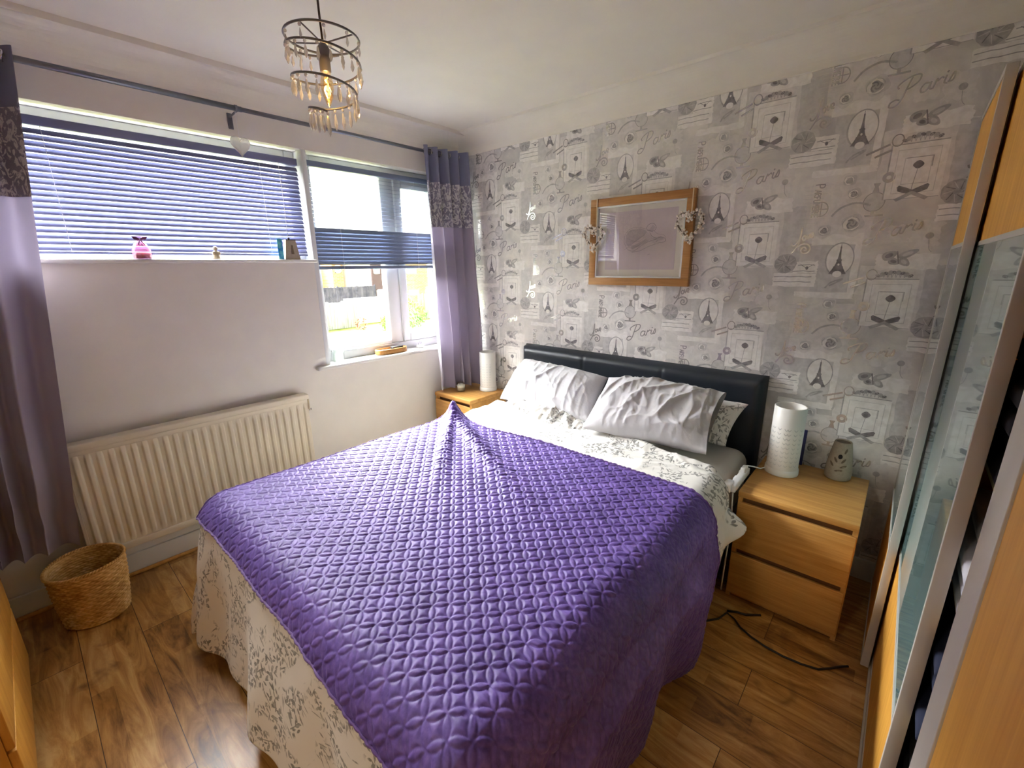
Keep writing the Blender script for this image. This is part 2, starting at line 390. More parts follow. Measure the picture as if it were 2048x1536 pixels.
# ------------------------------------------------------------------ room shell
CEIL = 2.463; XR = 3.55; YF = -3.25; HEAD = 2.185; SILL_L = 1.565; SILL_R = 0.9; YJ = -1.235
b = MB(); b.box(0, XR, YF - 2, 0, -0.12, 0); struct(b.build('floor', M_floor))
b = MB(); b.box(-0.28, XR + 0.1, YF - 2, 0.15, CEIL, CEIL + 0.2); struct(b.build('ceiling', M_ceiling))
b = MB()
b.box(-0.28, 0, YF, YJ, -3, SILL_L); b.box(-0.28, 0, YF, -2.66, SILL_L, HEAD); b.box(-0.28, 0, YF, 0.0, HEAD, CEIL)
b.box(-0.28, 0, YJ, 0.0, -3, SILL_R); b.box(-0.28, 0, -0.13, 0.0, SILL_R, HEAD)
struct(b.build('wall_left', M_plaster))
b = MB(); b.box(XR, XR + 0.1, YF - 2, 0, 0, CEIL); struct(b.build('wall_right', M_plaster))
b = MB(); b.box(0, 1.55, YF - 0.1, YF, 0, CEIL); b.box(2.38, XR, YF - 0.1, YF, 0, CEIL); b.box(1.55, 2.38, YF - 0.1, YF, 2.02, CEIL)
b.box(0, XR, YF - 2.1, YF - 2.0, 0, CEIL); b.box(-0.1, 0, YF - 2.1, YF, 0, CEIL)
struct(b.build('wall_front', M_plaster))
b = MB(); b.box(1.49, 1.55, YF - 0.11, YF + 0.012, 0, 2.08); b.box(2.38, 2.44, YF - 0.11, YF + 0.012, 0, 2.08); b.box(1.49, 2.44, YF - 0.11, YF + 0.012, 2.02, 2.08)
struct(b.build('fill_doorway', M_white))  # frame of an added, unseen doorway that lets the fill light in
# coving: concave sweep with a small raised lip at the ceiling edge
def coving(name, fn, t0, t1, lip=True):
    prof = [(0.0, 2.325), (0.006, 2.325)]
    R = 0.122
    for i in range(13):
        a = PI / 2 * i / 12
        prof.append((0.008 + R - R * math.cos(a), 2.329 + R * math.sin(a) * 0.98))
    if lip: prof += [(0.150, 2.441), (0.156, 2.436), (0.160, 2.438), (0.160, CEIL)]
    else: prof += [(0.135, CEIL - .001), (0.16, CEIL)]
    v = [fn(d, z, t) for t in (t0, t1) for d, z in prof]; k = len(prof)
    mb = MB(); mb.add(v, [(i, i + k, i + k + 1, i + 1) for i in range(k - 1)], 0, False); return struct(mb.build(name, M_ceiling))
coving('trim_1', lambda d, z, t: (d, t, z), YF, 0)
coving('trim_2', lambda d, z, t: (t, -d, z), 0, XR, False)
b = MB(); b.box(0, 0.016, YF, 0, 0, 0.11, 0, 0.004); struct(b.build('baseboard_left', M_white))
b = MB(); b.box(0, XR, -0.016, 0, 0, 0.11, 0, 0.004); struct(b.build('baseboard_back', M_white))
b = MB(); b.box(0.016, 0.034, YF, -0.016, 0, 0.018, 0, 0.006); struct(b.build('trim_3', M_oak))

# ------------------------------------------------------------------ wallpapered wall
class Print(MB):
    def __init__(self): super().__init__(); self.lay = 0; self.cnt = 0
    def pts(self, P, mi, lay=None):
        Q = [tuple(p) for p in P]
        for ax, lim, sg in ((0, 0.003, 1), (0, 3.5, -1), (1, 0.0, 1), (1, 2.345, -1)):
            if not Q: return
            R = []
            for i in range(len(Q)):
                a, c = Q[i - 1], Q[i]; da, dc = sg * (a[ax] - lim), sg * (c[ax] - lim)
                if da * dc < 0:
                    s = da / (da - dc); R.append((a[0] + s * (c[0] - a[0]), a[1] + s * (c[1] - a[1])))
                if dc >= 0: R.append(c)
            Q = R
        if len(Q) < 3: return
        self.cnt += 1; y = -0.0004 - 0.0002 * (self.lay if lay is None else lay) - 0.000008 * (self.cnt % 23)
        self.add([(x, y, z) for x, z in Q], [tuple(range(len(Q)))], mi)
    def rect(self, x0, x1, z0, z1, mi, rag=0.0):
        if rag:
            g = random.Random(int((x0 * 991 + z0 * 77) * 1000)); P = []
            n = 9
            for i in range(n): P.append((x0 + (x1 - x0) * i / n, z0 + g.uniform(-rag, rag)))
            for i in range(n): P.append((x1 + g.uniform(-rag, rag), z0 + (z1 - z0) * i / n))
            for i in range(n): P.append((x1 - (x1 - x0) * i / n, z1 + g.uniform(-rag, rag)))
            for i in range(n): P.append((x0 + g.uniform(-rag, rag), z1 - (z1 - z0) * i / n))
            self.pts(P, mi)
        else: self.pts([(x0, z0), (x1, z0), (x1, z1), (x0, z1)], mi)
    def ell(self, cx, cz, rx, rz, mi, n=28, lob=0, amp=0.0, ph=0.0, rot=0.0):
        P = []
        for i in range(n):
            a = 2 * PI * i / n; k = 1 + amp * math.cos(lob * a + ph); x, z = rx * k * math.cos(a), rz * k * math.sin(a)
            P.append((cx + x * math.cos(rot) - z * math.sin(rot), cz + x * math.sin(rot) + z * math.cos(rot)))
        self.pts(P, mi)
    def stroke(self, P, w, mi, closed=False):
        P = [np.array(p, float) for p in P]
        if closed: P = P + [P[0]]
        for i in range(len(P) - 1):
            d = P[i + 1] - P[i]; L = np.linalg.norm(d)
            if L < 1e-6: continue
            d /= L; n = np.array([-d[1], d[0]]) * w / 2; a = P[i] - d * w * 0.3; c = P[i + 1] + d * w * 0.3
            self.pts([a + n, a - n, c - n, c + n], mi, self.lay + 0.15 * (i % 2))
    def smooth(self, P, w, mi, sub=6):
        P = [np.array(p, float) for p in P]; Q = []
        for i in range(len(P) - 1):
            p0 = P[max(i - 1, 0)]; p1 = P[i]; p2 = P[i + 1]; p3 = P[min(i + 2, len(P) - 1)]
            for k in range(sub):
                t = k / sub
                Q.append(0.5 * (2 * p1 + (p2 - p0) * t + (2 * p0 - 5 * p1 + 4 * p2 - p3) * t * t + (3 * p1 - p0 - 3 * p2 + p3) * t ** 3))
        Q.append(P[-1]); self.stroke(Q, w, mi)

OFFW, PALE, MID, DARK, INK, SOFT = range(6)
PARIS = [[(.05, .7), (.02, .85), (.2, 1.0), (.45, 1.06), (.66, .96), (.64, .7), (.46, .54), (.28, .5)], [(.42, 1.0), (.3, .55), (.17, .05), (0, -.12), (-.16, -.04), (-.14, .14), (0, .2), (.12, .12)],
         [(.98, .36), (.84, .42), (.73, .26), (.76, .06), (.88, .03), (.97, .2), (1.01, .38), (.98, .1), (1.06, .03)], [(1.08, .03), (1.17, .4), (1.19, .3), (1.3, .4), (1.34, .32)],
         [(1.42, .38), (1.38, .1), (1.46, .02)], [(1.5, .04), (1.62, .4), (1.65, .2), (1.6, .04), (1.48, .08)], [(1.43, .52), (1.45, .56)]]
LOVE = [[(-.34, .1), (-.3, 0), (-.16, .02), (.0, .35), (.08, .95)], [(.08, .95), (.05, .4), (-.04, .0), (-.28, -.45)], [(-.1, -.12), (.2, .06), (.48, .02), (.6, -.2), (.5, -.42), (.28, -.46), (.16, -.3), (.24, -.13), (.38, -.16), (.4, -.28), (.32, -.3)],
        [(.24, .54), (.15, .44), (.18, .3), (.28, .3), (.32, .44), (.24, .54)], [(.36, .58), (.42, .36), (.52, .64)], [(.52, .46), (.64, .54), (.62, .66), (.54, .62), (.54, .44), (.66, .42)]]
CAPS = {'P': [[(0, 0), (0, 1), (.45, .95), (.5, .7), (.4, .5), (0, .45)]], 'A': [[(0, 0), (.28, 1), (.56, 0)], [(.1, .35), (.46, .35)]], 'R': [[(0, 0), (0, 1), (.45, .9), (.45, .6), (0, .5), (.5, 0)]],
        'F': [[(0, 0), (0, 1), (.45, 1)], [(0, .5), (.35, .5)]], 'U': [[(0, 1), (0, .2), (.25, 0), (.5, .2), (.5, 1)]], 'M': [[(0, 0), (0, 1), (.3, .4), (.6, 1), (.6, 0)]],
        'E': [[(.45, 0), (0, 0), (0, 1), (.45, 1)], [(0, .5), (.35, .5)]], 'I': [[(.1, 0), (.1, 1)]], 'O': [[(.25, 0), (0, .3), (0, .7), (.25, 1), (.5, .7), (.5, .3), (.25, 0)]], 'S': [[(0, .1), (.4, 0), (.45, .4), (.05, .6), (.1, 1), (.45, .9)]], 'T': [[(.25, 0), (.25, 1)], [(0, 1), (.5, 1)]]}
def rose(p, cx, cz, r, ph=0.0, core=DARK):
    p.lay = 4; p.ell(cx, cz, r, r * 0.95, SOFT, 30, 5, 0.09, ph); p.lay = 5; p.ell(cx + r * .1, cz + r * .05, r * .72, r * .66, PALE, 24, 4, 0.1, ph + 1)
    p.lay = 6; p.ell(cx, cz, r * .5, r * .5, OFFW, 22, 3, 0.12, ph + 2); p.lay = 7; p.ell(cx + r * .06, cz - r * .02, r * .36, r * .38, MID, 18, 3, 0.14, ph)
    p.lay = 8
    for k in range(3):
        a0 = ph + k * 2.1; p.smooth([(cx + r * q * math.cos(a0 + s), cz + r * q * math.sin(a0 + s)) for q, s in ((.1, 0), (.2, .6), (.28, 1.3), (.33, 2.0))], r * .09, core, 3)
        p.smooth([(cx + r * .55 * math.cos(a0 + s), cz + r * .52 * math.sin(a0 + s)) for s in (0, .4, .8, 1.2)], r * .05, MID, 2)
def motif(p, x, z, g):
    W = lambda a, c: (x + a, z + c)
    # loose torn-paper ground behind everything
    p.lay = 0; p.rect(x - .12, x + .17, z - .03, z + .24, SOFT, .006); p.rect(x + .2, x + .44, z - .46, z - .2, SOFT, .008)
    p.lay = 1; p.rect(x + .1, x + .19, z - .02, z + .24, PALE, .004)
    # white L-shaped strips round the tower
    p.rect(x + .23, x + .42, z + .066, z + .112, OFFW, .002); p.rect(x + .395, x + .421, z - .15, z + .066, OFFW, .002); p.rect(x + .19, x + .42, z - .172, z - .145, OFFW, .003)
    p.lay = 1.5; p.rect(x + .25, x + .394, z - .142, z + .063, PALE)
    # tower in an oval
    p.lay = 3; p.ell(x + .346, z + .002, .054, .073, MID, 34); p.lay = 4; p.ell(x + .347, z + .002, .049, .068, OFFW, 34)
    hw = [(-.063, .033), (-.055, .029), (-.045, .0235), (-.035, .0185), (-.03, .018), (-.028, .0145), (-.015, .0105), (-.006, .0085), (-.004, .0098), (.0, .0098), (.002, .0066), (.02, .0042), (.045, .0026), (.056, .003), (.058, .0012), (.068, .0008)]
    p.lay = 6; p.pts([W(.346 - h, c) for c, h in hw] + [W(.346 + h, c) for c, h in reversed(hw)], DARK)
    p.lay = 7; p.ell(x + .346, z - .063, .017, .014, OFFW, 16); p.ell(x + .346, z - .021, .004, .005, OFFW, 10)
    p.lay = 5; p.smooth([W(.31, -.125), W(.33, -.1), W(.37, -.085), W(.35, -.1), W(.325, -.115)], .007, MID, 3)
    # rosette and ruled strips
    p.lay = 4; p.ell(x + .135, z - .015, .047, .045, MID, 26, 9, .03)
    p.lay = 5
    for k in range(9):
        a = k * .7; p.stroke([W(.135 + .012 * math.cos(a), -.015 + .012 * math.sin(a)), W(.135 + .04 * math.cos(a + .5), -.015 + .038 * math.sin(a + .5))], .003, DARK if k % 2 else PALE)
    p.lay = 2; p.rect(x + .17, x + .268, z - .06, z - .005, OFFW, .003); p.rect(x + .09, x + .268, z - .122, z - .06, OFFW, .003)
    p.lay = 3
    for dz, x0 in ((-.022, .19), (-.05, .17), (-.076, .095), (-.1, .095)): p.stroke([W(x0 + k * .022, dz + .0012 * ((k * 7) % 3 - 1)) for k in range(int((.268 - x0) / .022) + 1)], .0035, MID)
    p.smooth([W(.2, -.02), W(.225, -.034), W(.25, -.02)], .002, DARK); p.lay = 5; p.ell(x + .226, z - .036, .006, .008, DARK, 10)
    # ornate frame with a flower and a bow
    p.lay = 4; p.pts([W(-.092, -.026), W(.083, -.026), W(.083, .184), W(-.092, .184)], MID); p.lay = 5; p.pts([W(-.087, -.024), W(.085, -.024), W(.085, .18), W(-.087, .18)], OFFW)
    p.lay = 6; p.stroke([W(-.066, -.004), W(.064, -.004), W(.064, .16), W(-.066, .16)], .002, PALE, True); p.stroke([W(-.04, .03), W(.042, .03), W(.042, .128), W(-.04, .128)], .0022, PALE, True); p.stroke([W(-.035, .128), W(.045, .128)], .003, MID); p.stroke([W(.045, .128), W(.045, .09)], .003, MID)
    for k in range(-4, 5):
        p.ell(x + k * .0135, z + .196 + .014 * math.cos(k * .4), .009, .006 + .004 * (k % 2), MID if k % 2 else DARK, 10, rot=.5 * (1 if k > 0 else -1))
        p.smooth([W(k * .0135 - .006, .188), W(k * .0135, .2 + .014 * math.cos(k * .4)), W(k * .0135 + .007, .19)], .002, MID, 2)
    p.lay = 7; p.ell(x + .004, z + .1, .016, .0145, DARK, 20, 4, .06); p.stroke([W(.004, .086), W(-.003, .02), W(-.004, .0)], .0024, MID)
    p.lay = 8
    for s in (-1, 1):
        p.pts([W(0, .006), W(s * .02, .016), W(s * .044, .026), W(s * .05, .02), W(s * .046, .004), W(s * .022, -.006), W(0, -.01)], DARK)
        p.pts([W(0, .002), W(s * .02, -.008), W(s * .054, -.026), W(s * .044, -.036), W(s * .014, -.02), W(0, -.012)], MID)
    # roses over the tower, stacked roses lower down
    p.lay = 4; p.smooth([W(.29, .19), W(.32, .222), W(.37, .238), W(.42, .225)], .008, MID, 4)
    rose(p, x + .366, z + .152, .056, .3); rose(p, x + .268, z + .128, .036, 1.9)
    rose(p, x + .332, z - .2, .034, 2.4, MID); rose(p, x + .356, z - .256, .034, .8)
    # butterfly on white scraps, script above it
    p.lay = 2; p.rect(x - .07, x + .13, z - .31, z - .245, OFFW, .005); p.rect(x - .05, x + .02, z - .2, z - .13, SOFT, .006); p.rect(x + .03, x + .12, z - .22, z - .12, SOFT, .01)
    p.lay = 5
    for ax, az, rx, rz, ro in ((-.03, -.252, .026, .018, .5), (-.012, -.276, .02, .014, -.4), (.03, -.246, .034, .014, .45), (.022, -.278, .022, .015, -.7)):
        p.lay = 5; p.ell(x + ax, z + az, rx, rz, MID, 18, 3, .08, 0, ro); p.lay = 6; p.ell(x + ax, z + az, rx * .55, rz * .5, PALE if ax > 0 else DARK, 12, 0, 0, 0, ro)
    p.lay = 7; p.stroke([W(-.005, -.236), W(.006, -.285)], .005, DARK); p.ell(x + .085, z - .176, .013, .0125, MID, 18); p.smooth([W(.085, -.19), W(.09, -.225), W(.1, -.24)], .002, MID)
    p.lay = 9
    for s in PARIS: p.smooth([W(-.11 + .1 * a, -.195 + .075 * c + .028 * a) for a, c in s], .0055, INK, 4)
    # flourish and scent bottle
    p.lay = 3; p.ell(x - .116, z - .03, .036, .038, PALE, 24); p.lay = 4
    p.stroke([W(-.116 + .036 * math.cos(a), -.03 + .038 * math.sin(a)) for a in np.linspace(0, 2 * PI, 22)], .003, INK); p.stroke([W(-.15, -.085), W(-.08, -.085)], .007, INK); p.lay = 4.3; p.stroke([W(-.116, -.068), W(-.116, -.085)], .012, INK)
    p.lay = 4.5; p.pts([W(-.128, .008), W(-.104, .008), W(-.11, .03), W(-.104, .044), W(-.128, .044), W(-.122, .03)], INK); p.lay = 5.5; p.ell(x - .082, z + .062, .021, .021, INK, 22); p.lay = 6.5; p.ell(x - .082, z + .062, .008, .008, PALE, 12)
    p.lay = 9
    for s in LOVE: p.smooth([W(.178 + .082 * a, .068 + .08 * c) for a, c in s], .006, INK, 4)
    # stamp marks
    cx, cz = x + .055, z - .385 + .532
    for dx, dz in ((.245, -.31),): 
        p.stroke([W(dx + .026 * math.cos(a), dz + .03 * math.sin(a)) for a in np.linspace(0, 2 * PI, 22)], .0045, INK); p.stroke([W(dx - .022, dz), W(dx + .022, dz)], .004, INK); p.stroke([W(dx, dz - .026), W(dx, dz + .026)], .004, INK)
    p.lay = 9.4; p.stroke([W(-.075 + .018 * math.cos(a), .2 + .022 * math.sin(a)) for a in np.linspace(0, 2 * PI, 18)], .004, INK)
    for r_, q in ((0, 7), (1, 5)):
        for k in range(q): p.stroke([W(-.17 + k * .0105 + r_ * .03, .16 + k * .0042 - r_ * .014), W(-.163 + k * .0105 + r_ * .03, .163 + k * .0042 - r_ * .014)], .008, INK)
    # upright lettering with fine ruled lines
    tx = x + .212; tz = z - .205 + .532
    p.lay = 3
    for k in range(19): p.stroke([W(.165 + .006 * (k % 3), .322 - k * .0088), W(.262 - .007 * (k % 4), .322 - k * .0088)], .0014, SOFT if k % 2 else PALE)
    p.lay = 9; cur = 0.0
    for k, ch in enumerate('PARFUMERIE'):
        s = .034 if k == 0 else .0235; wd = {'I': .25, 'M': .75}.get(ch, .62) * (.8 if k else 1)
        for st in CAPS[ch]: p.smooth([(tx + c * s, tz - cur - a * s * .8) for a, c in st], .0045, INK, 2) if ch in 'PRU' else p.stroke([(tx + c * s, tz - cur - a * s * .8) for a, c in st], .0045, INK)
        cur += s * wd + .0022

wall = MB(); wall.box(0, XR, 0, 0.15, 0, CEIL); wb = struct(wall.build('wall_back', M_wp))
pr = Print(); gg = random.Random(3)
for c in range(-1, 7):
    X0 = 0.529 + 0.5475 * c
    for r in range(-2, 6):
        Z0 = 1.0 + 0.5315 * r + (0.266 if c % 2 == 0 else 0.0)
        motif(pr, X0, Z0, gg)
o = pr.build('wallpaper_print', WPM, wb); o['kind'] = 'structure'

# ------------------------------------------------------------------ windows
FX0, FX1 = -0.165, -0.1
def ring(mb, y0, y1, z0, z1, w, x0=FX0, x1=FX1, bev=0.006, mi=0):
    mb.box(x0, x1, y0, y0 + w, z0, z1, mi, bev); mb.box(x0, x1, y1 - w, y1, z0, z1, mi, bev); mb.box(x0, x1, y0 + w, y1 - w, z0, z0 + w, mi, bev); mb.box(x0, x1, y0 + w, y1 - w, z1 - w, z1, mi, bev)
b = MB(); ring(b, -1.205, -0.13, SILL_R, HEAD, 0.06); b.box(FX0, FX1, -0.665, -0.555, SILL_R + .06, HEAD - .06, 0, 0.008)
b.box(-0.13, -0.09, -1.145, -0.665, SILL_R + .06, SILL_R + .09, 0, 0.01)
w2 = struct(b.build('window_2', M_upvc))
b = MB(); ring(b, -0.56, -0.19, SILL_R + .062, HEAD - .062, 0.062, -0.15, -0.085, 0.01); b.build('casement_frame', M_upvc, w2)
b = MB(); b.box(-0.085, -0.05, -0.25, -0.235, 1.25, 1.36, 0, 0.004); b.build('handle', M_white_pl, w2)
b = MB(); b.box(-0.135, -0.131, -1.15, -0.66, SILL_R + .055, HEAD - .055); b.box(-0.125, -0.121, -0.505, -0.245, SILL_R + .115, HEAD - .115); b.build('pane', M_pane, w2)
b = MB(); ring(b, -2.66, YJ, SILL_L, HEAD, 0.055); pass
w1 = struct(b.build('window_1', M_upvc))
b = MB(); b.box(-0.135, -0.131, -2.61, -1.285, SILL_L + .05, HEAD - .05); b.build('pane', M_pane, w1)
b = MB(); b.box(-0.165, 0.0, YJ, -1.205, SILL_R, HEAD, 0, 0.004); struct(b.build('trim_4', M_upvc))
b = MB(); b.box(-0.1, 0.03, -2.66, -1.225, SILL_L - .016, SILL_L + .004, 0, 0.007); struct(b.build('trim_5', M_white))
b = MB(); b.box(-0.1, 0.045, -1.31, -0.06, SILL_R - .02, SILL_R + .004, 0, 0.009); struct(b.build('trim_6', M_white))

# ------------------------------------------------------------------ venetian blinds
def slat(mb, y0, y1, z, tilt, x=-0.045, w=0.025, mi=0):
    """one slightly crowned slat; tilt > 0 lifts the outer edge"""
    n = 5; v = []; f = []
    for y in (y0, y1):
        for i in range(n):
            s = (i / (n - 1) - .5) * w; h = 0.0018 * (1 - (2 * s / w) ** 2)
            v.append((x - s * math.cos(tilt) + h * math.sin(tilt), y, z + s * math.sin(tilt) + h * math.cos(tilt)))
    f = [(i, i + 1, n + i + 1, n + i) for i in range(n - 1)]
    mb.add(v, f, mi, True)
t = thing('venetian_blind', 'wide grey venetian blind with half open slats over the high window', 'blind', (-0.045, -1.93, 2.15))
b = MB(); b.box(-0.065, -0.028, -2.62, -1.25, 2.098, 2.135, 0, 0.003); b.build('headrail', M_slat, t)
b = MB(); z = 2.078
while z > 1.612: slat(b, -2.62, -1.25, z, math.radians(58), w=.027); z -= 0.0243
b.build('slats', M_slat, t)
b = MB(); b.box(-0.058, -0.034, -2.62, -1.25, 1.59, 1.602, 0, 0.003); b.build('bottom_rail', M_slat, t)
b = MB()
for y in (-2.3, -1.46):
    for dx in (-0.057, -0.031): b = MB(); b.tube([(dx, y, 2.1), (dx, y, 1.6)], 0.0009, 5); b.build('ladder_cord', M_cord, t)
b = MB(); b.tube([(-0.025, -1.36, 2.1), (-0.02, -1.36, 1.9), (-0.02, -1.365, 1.66)], 0.0016, 6); b.build('pull_cord', M_cord, t)
t = thing('venetian_blind', 'narrow grey venetian blind with its lower slats shut over the tall window', 'blind', (-0.045, -0.67, 2.15))
b = MB(); b.box(-0.065, -0.028, -1.195, -0.14, 2.108, 2.14, 0, 0.003); b.build('headrail', M_slat_d, t)
b = MB(); z = 2.085; k = 0
while z > 1.77: slat(b, -1.195, -0.14, z, math.atan2(z - 1.52, 2.85)); z -= 0.0243
for k in range(9): slat(b, -1.195, -0.14, 1.748 - k * 0.0243, math.radians(76 + (k * 37 % 5)), w=.028)
b.build('slats', M_slat_d, t)
b = MB(); b.box(-0.06, -0.032, -1.195, -0.14, 1.508, 1.53, 0, 0.003)
for k in range(6): slat(b, -1.195, -0.14, 1.533 + k * 0.0025, 0.0)
b.build('bottom_rail', M_slat_d, t)
b = MB()
for y in (-1.02, -0.42):
    for dx in (-0.057, -0.031): b = MB(); b.tube([(dx, y, 2.11), (dx, y, 1.51)], 0.0009, 5); b.build('ladder_cord', M_cord, t)

# ------------------------------------------------------------------ outside (one floor down)
GZ = -2.9
def m_noise2(name, a, b_, sc, rough=0.9, vec='Object', stretch=(1, 1, 1)):
    t = NT(name); tc = t.n('TexCoord'); mp = t.n('Mapping', {'Vector': tc.outputs[vec], 'Scale': stretch})
    nz = t.n('TexNoise', {'Vector': mp.outputs[0], 'Scale': sc, 'Detail': 5.0}); return t.done(t.bsdf(Base_Color=t.ramp(nz.outputs['Fac'], [(0.35, a), (0.65, b_)]), Roughness=rough, Specular_IOR_Level=0.1))
M_grass = m_noise2('lawn', srgb(74, 86, 34), srgb(112, 118, 58), 1.5)
M_paving = m_noise2('pale_paving', srgb(150, 146, 138), srgb(170, 166, 158), 0.8)
M_fence = m_noise2('weathered_boards', srgb(120, 124, 120), srgb(165, 166, 158), 1.2, 0.9, 'Object', (6, 6, .5))
M_fdark = m_noise2('dark_boards', srgb(52, 52, 62), srgb(78, 76, 84), 2)
M_tan = m_noise2('tan_boards', srgb(170, 140, 96), srgb(200, 170, 120), 2)
M_render = plain('white_render', srgb(226, 222, 216), 0.9)
M_roof = plain('brown_roof_tiles', srgb(120, 84, 66), 0.9, noise=.15, nscale=3)
M_leaf = m_noise2('green_leaves', srgb(70, 110, 44), srgb(130, 165, 80), 2)
M_leafy = m_noise2('yellow_flowers', srgb(200, 170, 40), srgb(236, 210, 110), 2)
M_wing = plain('window_glass_far', srgb(120, 170, 185), 0.1)
M_clad = plain('dark_cladding', srgb(84, 66, 70), 0.8)
def m_brick():
    t = NT('brick_wall'); tc = t.n('TexCoord'); mp = t.n('Mapping', {'Vector': tc.outputs['Object'], 'Rotation': (0, PI / 2, PI / 2)})
    br = t.n('TexBrick', {'Vector': mp.outputs[0], 'Color1': srgb(178, 124, 76), 'Color2': srgb(206, 156, 100), 'Mortar': srgb(200, 184, 160), 'Scale': 1.0, 'Mortar Size': 0.012, 'Brick Width': 0.45, 'Row Height': 0.15})
    return t.done(t.bsdf(Base_Color=br.outputs['Color'], Roughness=0.9))
M_brick = m_brick()
def P_(px, py, X):                      # a point of the view at depth X outside
    d = Vector(((px - 1024) / 879.5, -(py - 768) / 879.5, 1.0)); w = d.x * _r + d.y * _u + d.z * _f; s = (X - 2.774) / w.x
    return (X, -2.5377 + s * w.y, 1.5214 + s * w.z)
b = MB(); b.box(-120, -0.28, -80, 120, GZ - .3, GZ); struct(b.build('lawn', M_grass))
b = MB(); b.box(-26, -17, -40, 60, GZ, GZ + .02); struct(b.build('path', M_paving))
YB = lambda px, X: P_(px, 600, X)[1]
# fences
def fence(name, label, X, y0, y1, h, mat, n):
    t = thing(name, label, 'fence', (X, (y0 + y1) / 2, GZ))
    for k in range(n):
        a, c = y0 + (y1 - y0) * k / n, y0 + (y1 - y0) * (k + 1) / n; mb = MB(); q = a + .06
        while q < c - .1: mb.box(X - .02, X + .02 + .012 * (int(q * 50) % 2), q, q + .13, GZ, GZ + h + .015 * (int(q * 31) % 3)); q += .14
        mb.build('panel', mat, t)
    for k in range(n + 1): mb = MB(); y = y0 + (y1 - y0) * k / n; mb.box(X - .06, X + .06, y - .06, y + .06, GZ, GZ + h + .1); mb.build('post', mat, t)
fence('garden_fence', 'grey weathered wooden board fence across the lawn', -28.5, YB(640, -28.5) - 3, YB(712, -28.5), 1.9, M_fence, 5)
fence('garden_fence', 'pale grey board fence behind the green bush', -28.5, YB(850, -28.5), YB(850, -28.5) + 7, 2.0, M_fence, 3)
fence('garden_fence', 'dark slatted fence above the white garden wall', -34, YB(640, -34) - 2, YB(752, -34), 2.75, M_fdark, 4)
fence('garden_fence', 'tan board fence section beside the green bush', -28.6, YB(838, -28.6), YB(849, -28.6) - .15, 2.1, M_tan, 1)
b = MB(); b.box(-30, -29.8, YB(700, -29), YB(795, -29), GZ, GZ + 2.05); tag(b.build('garden_wall', M_render), 'white sunlit garden wall between the board fences', 'garden wall')
def house(name, label, X, px0, px1, h, mat, wins, roof=True, ymax=1e9):
    y0, y1 = YB(px0, X), min(YB(px1, X), ymax); t = thing(name, label, 'house', (X, (y0 + y1) / 2, GZ))
    mb = MB(); mb.box(X - 7, X, y0, y1, GZ, GZ + h); mb.build('wall', mat, t)
    if roof:
        mb = MB(); mb.add([(X + .3, y0, GZ + h), (X + .3, y1, GZ + h), (X - 3.5, y1, GZ + h + 1.8), (X - 3.5, y0, GZ + h + 1.8), (X - 7.3, y0, GZ + h), (X - 7.3, y1, GZ + h)], [(0, 1, 2, 3), (3, 2, 5, 4), (0, 3, 4), (1, 5, 2), (0, 4, 5, 1)]); mb.build('roof', M_roof, t)
    for (a, c, z0, z1) in wins:
        mb = MB(); yy0, yy1, zz0, zz1 = YB(a, X), YB(c, X), P_(a, z0, X)[2], P_(a, z1, X)[2]; w = .09
        mb.box(X, X + .06, yy0, yy0 + w, zz0, zz1); mb.box(X, X + .06, yy1 - w, yy1, zz0, zz1); mb.box(X, X + .06, yy0, yy1, zz0, zz0 + w); mb.box(X, X + .06, yy0, yy1, zz1 - w, zz1); f = mb.build('window', M_upvc, t)
        mb = MB(); mb.box(X, X + .03, yy0 + w, yy1 - w, zz0 + w, zz1 - w); mb.build('pane', M_wing, f)
house('brick_house', 'tan brick house with a small blue window behind the dark fence', -42, 671, 712, 6.2, M_brick, [(676, 689, 592, 574), (676, 688, 546, 530)], ymax=YB(712, -40.5) - .3)
house('brick_house', 'brick house wing in shade at the left edge of the tall window', -45, 600, 671, 5.2, M_brick, [(641, 648, 590, 574)], ymax=YB(671, -42) - .3)
house('white_house', 'white rendered house front behind the dark fence', -40.5, 712, 746, 6.0, M_render, [(714, 722, 590, 577), (726, 733, 590, 577), (734, 738, 590, 577)])
house('clad_house', 'house with dark cladding and a wide white window frame', -43, 748, 786, 6.0, M_clad, [(755, 778, 600, 579), (752, 764, 548, 535)])
house('brick_house', 'pale brick house seen through the opening casement', -43, 792, 880, 6.0, M_brick, [(818, 838, 591, 580), (816, 836, 548, 532)])
def bush(name, label, cat, c, r, mat, n, leaf=.11):
    g = random.Random(int(c[1] * 100)); mb = MB()
    for k in range(n):
        d = Vector((g.gauss(0, 1), g.gauss(0, 1), g.gauss(0, 1))).normalized() * g.uniform(.55, 1.0); p = Vector((c[0] + d.x * r[0], c[1] + d.y * r[1], max(GZ + .02, c[2] + d.z * r[2])))
        a = Vector((g.gauss(0, 1), g.gauss(0, 1), g.gauss(0, 1))).normalized() * leaf; q = Vector((g.gauss(0, 1), g.gauss(0, 1), g.gauss(0, 1))).normalized() * leaf * .6
        mb.add([tuple(p - a), tuple(p + q), tuple(p + a), tuple(p - q)], [(0, 1, 2, 3)])
    o_ = tag(mb.build(name, mat), label, cat)
    if cat == 'flowers': o_['kind'] = 'stuff'
cY = lambda px, X: YB(px, X)
bush('shrub', 'round green shrub in front of the pale board fence', 'shrub', (-25, cY(818, -25), GZ + .9), (1.3, 1.2, 1.1), M_leaf, 1500)
bush('shrub', 'yellow green shrub at the foot of the brick house', 'shrub', (-27, cY(806, -27), GZ + 1.5), (.8, .8, 1.0), M_leafy, 500)
bush('shrub', 'green shrub against the white garden wall', 'shrub', (-24.5, cY(777, -24.5), GZ + .5), (.8, .7, .9), M_leaf, 700)
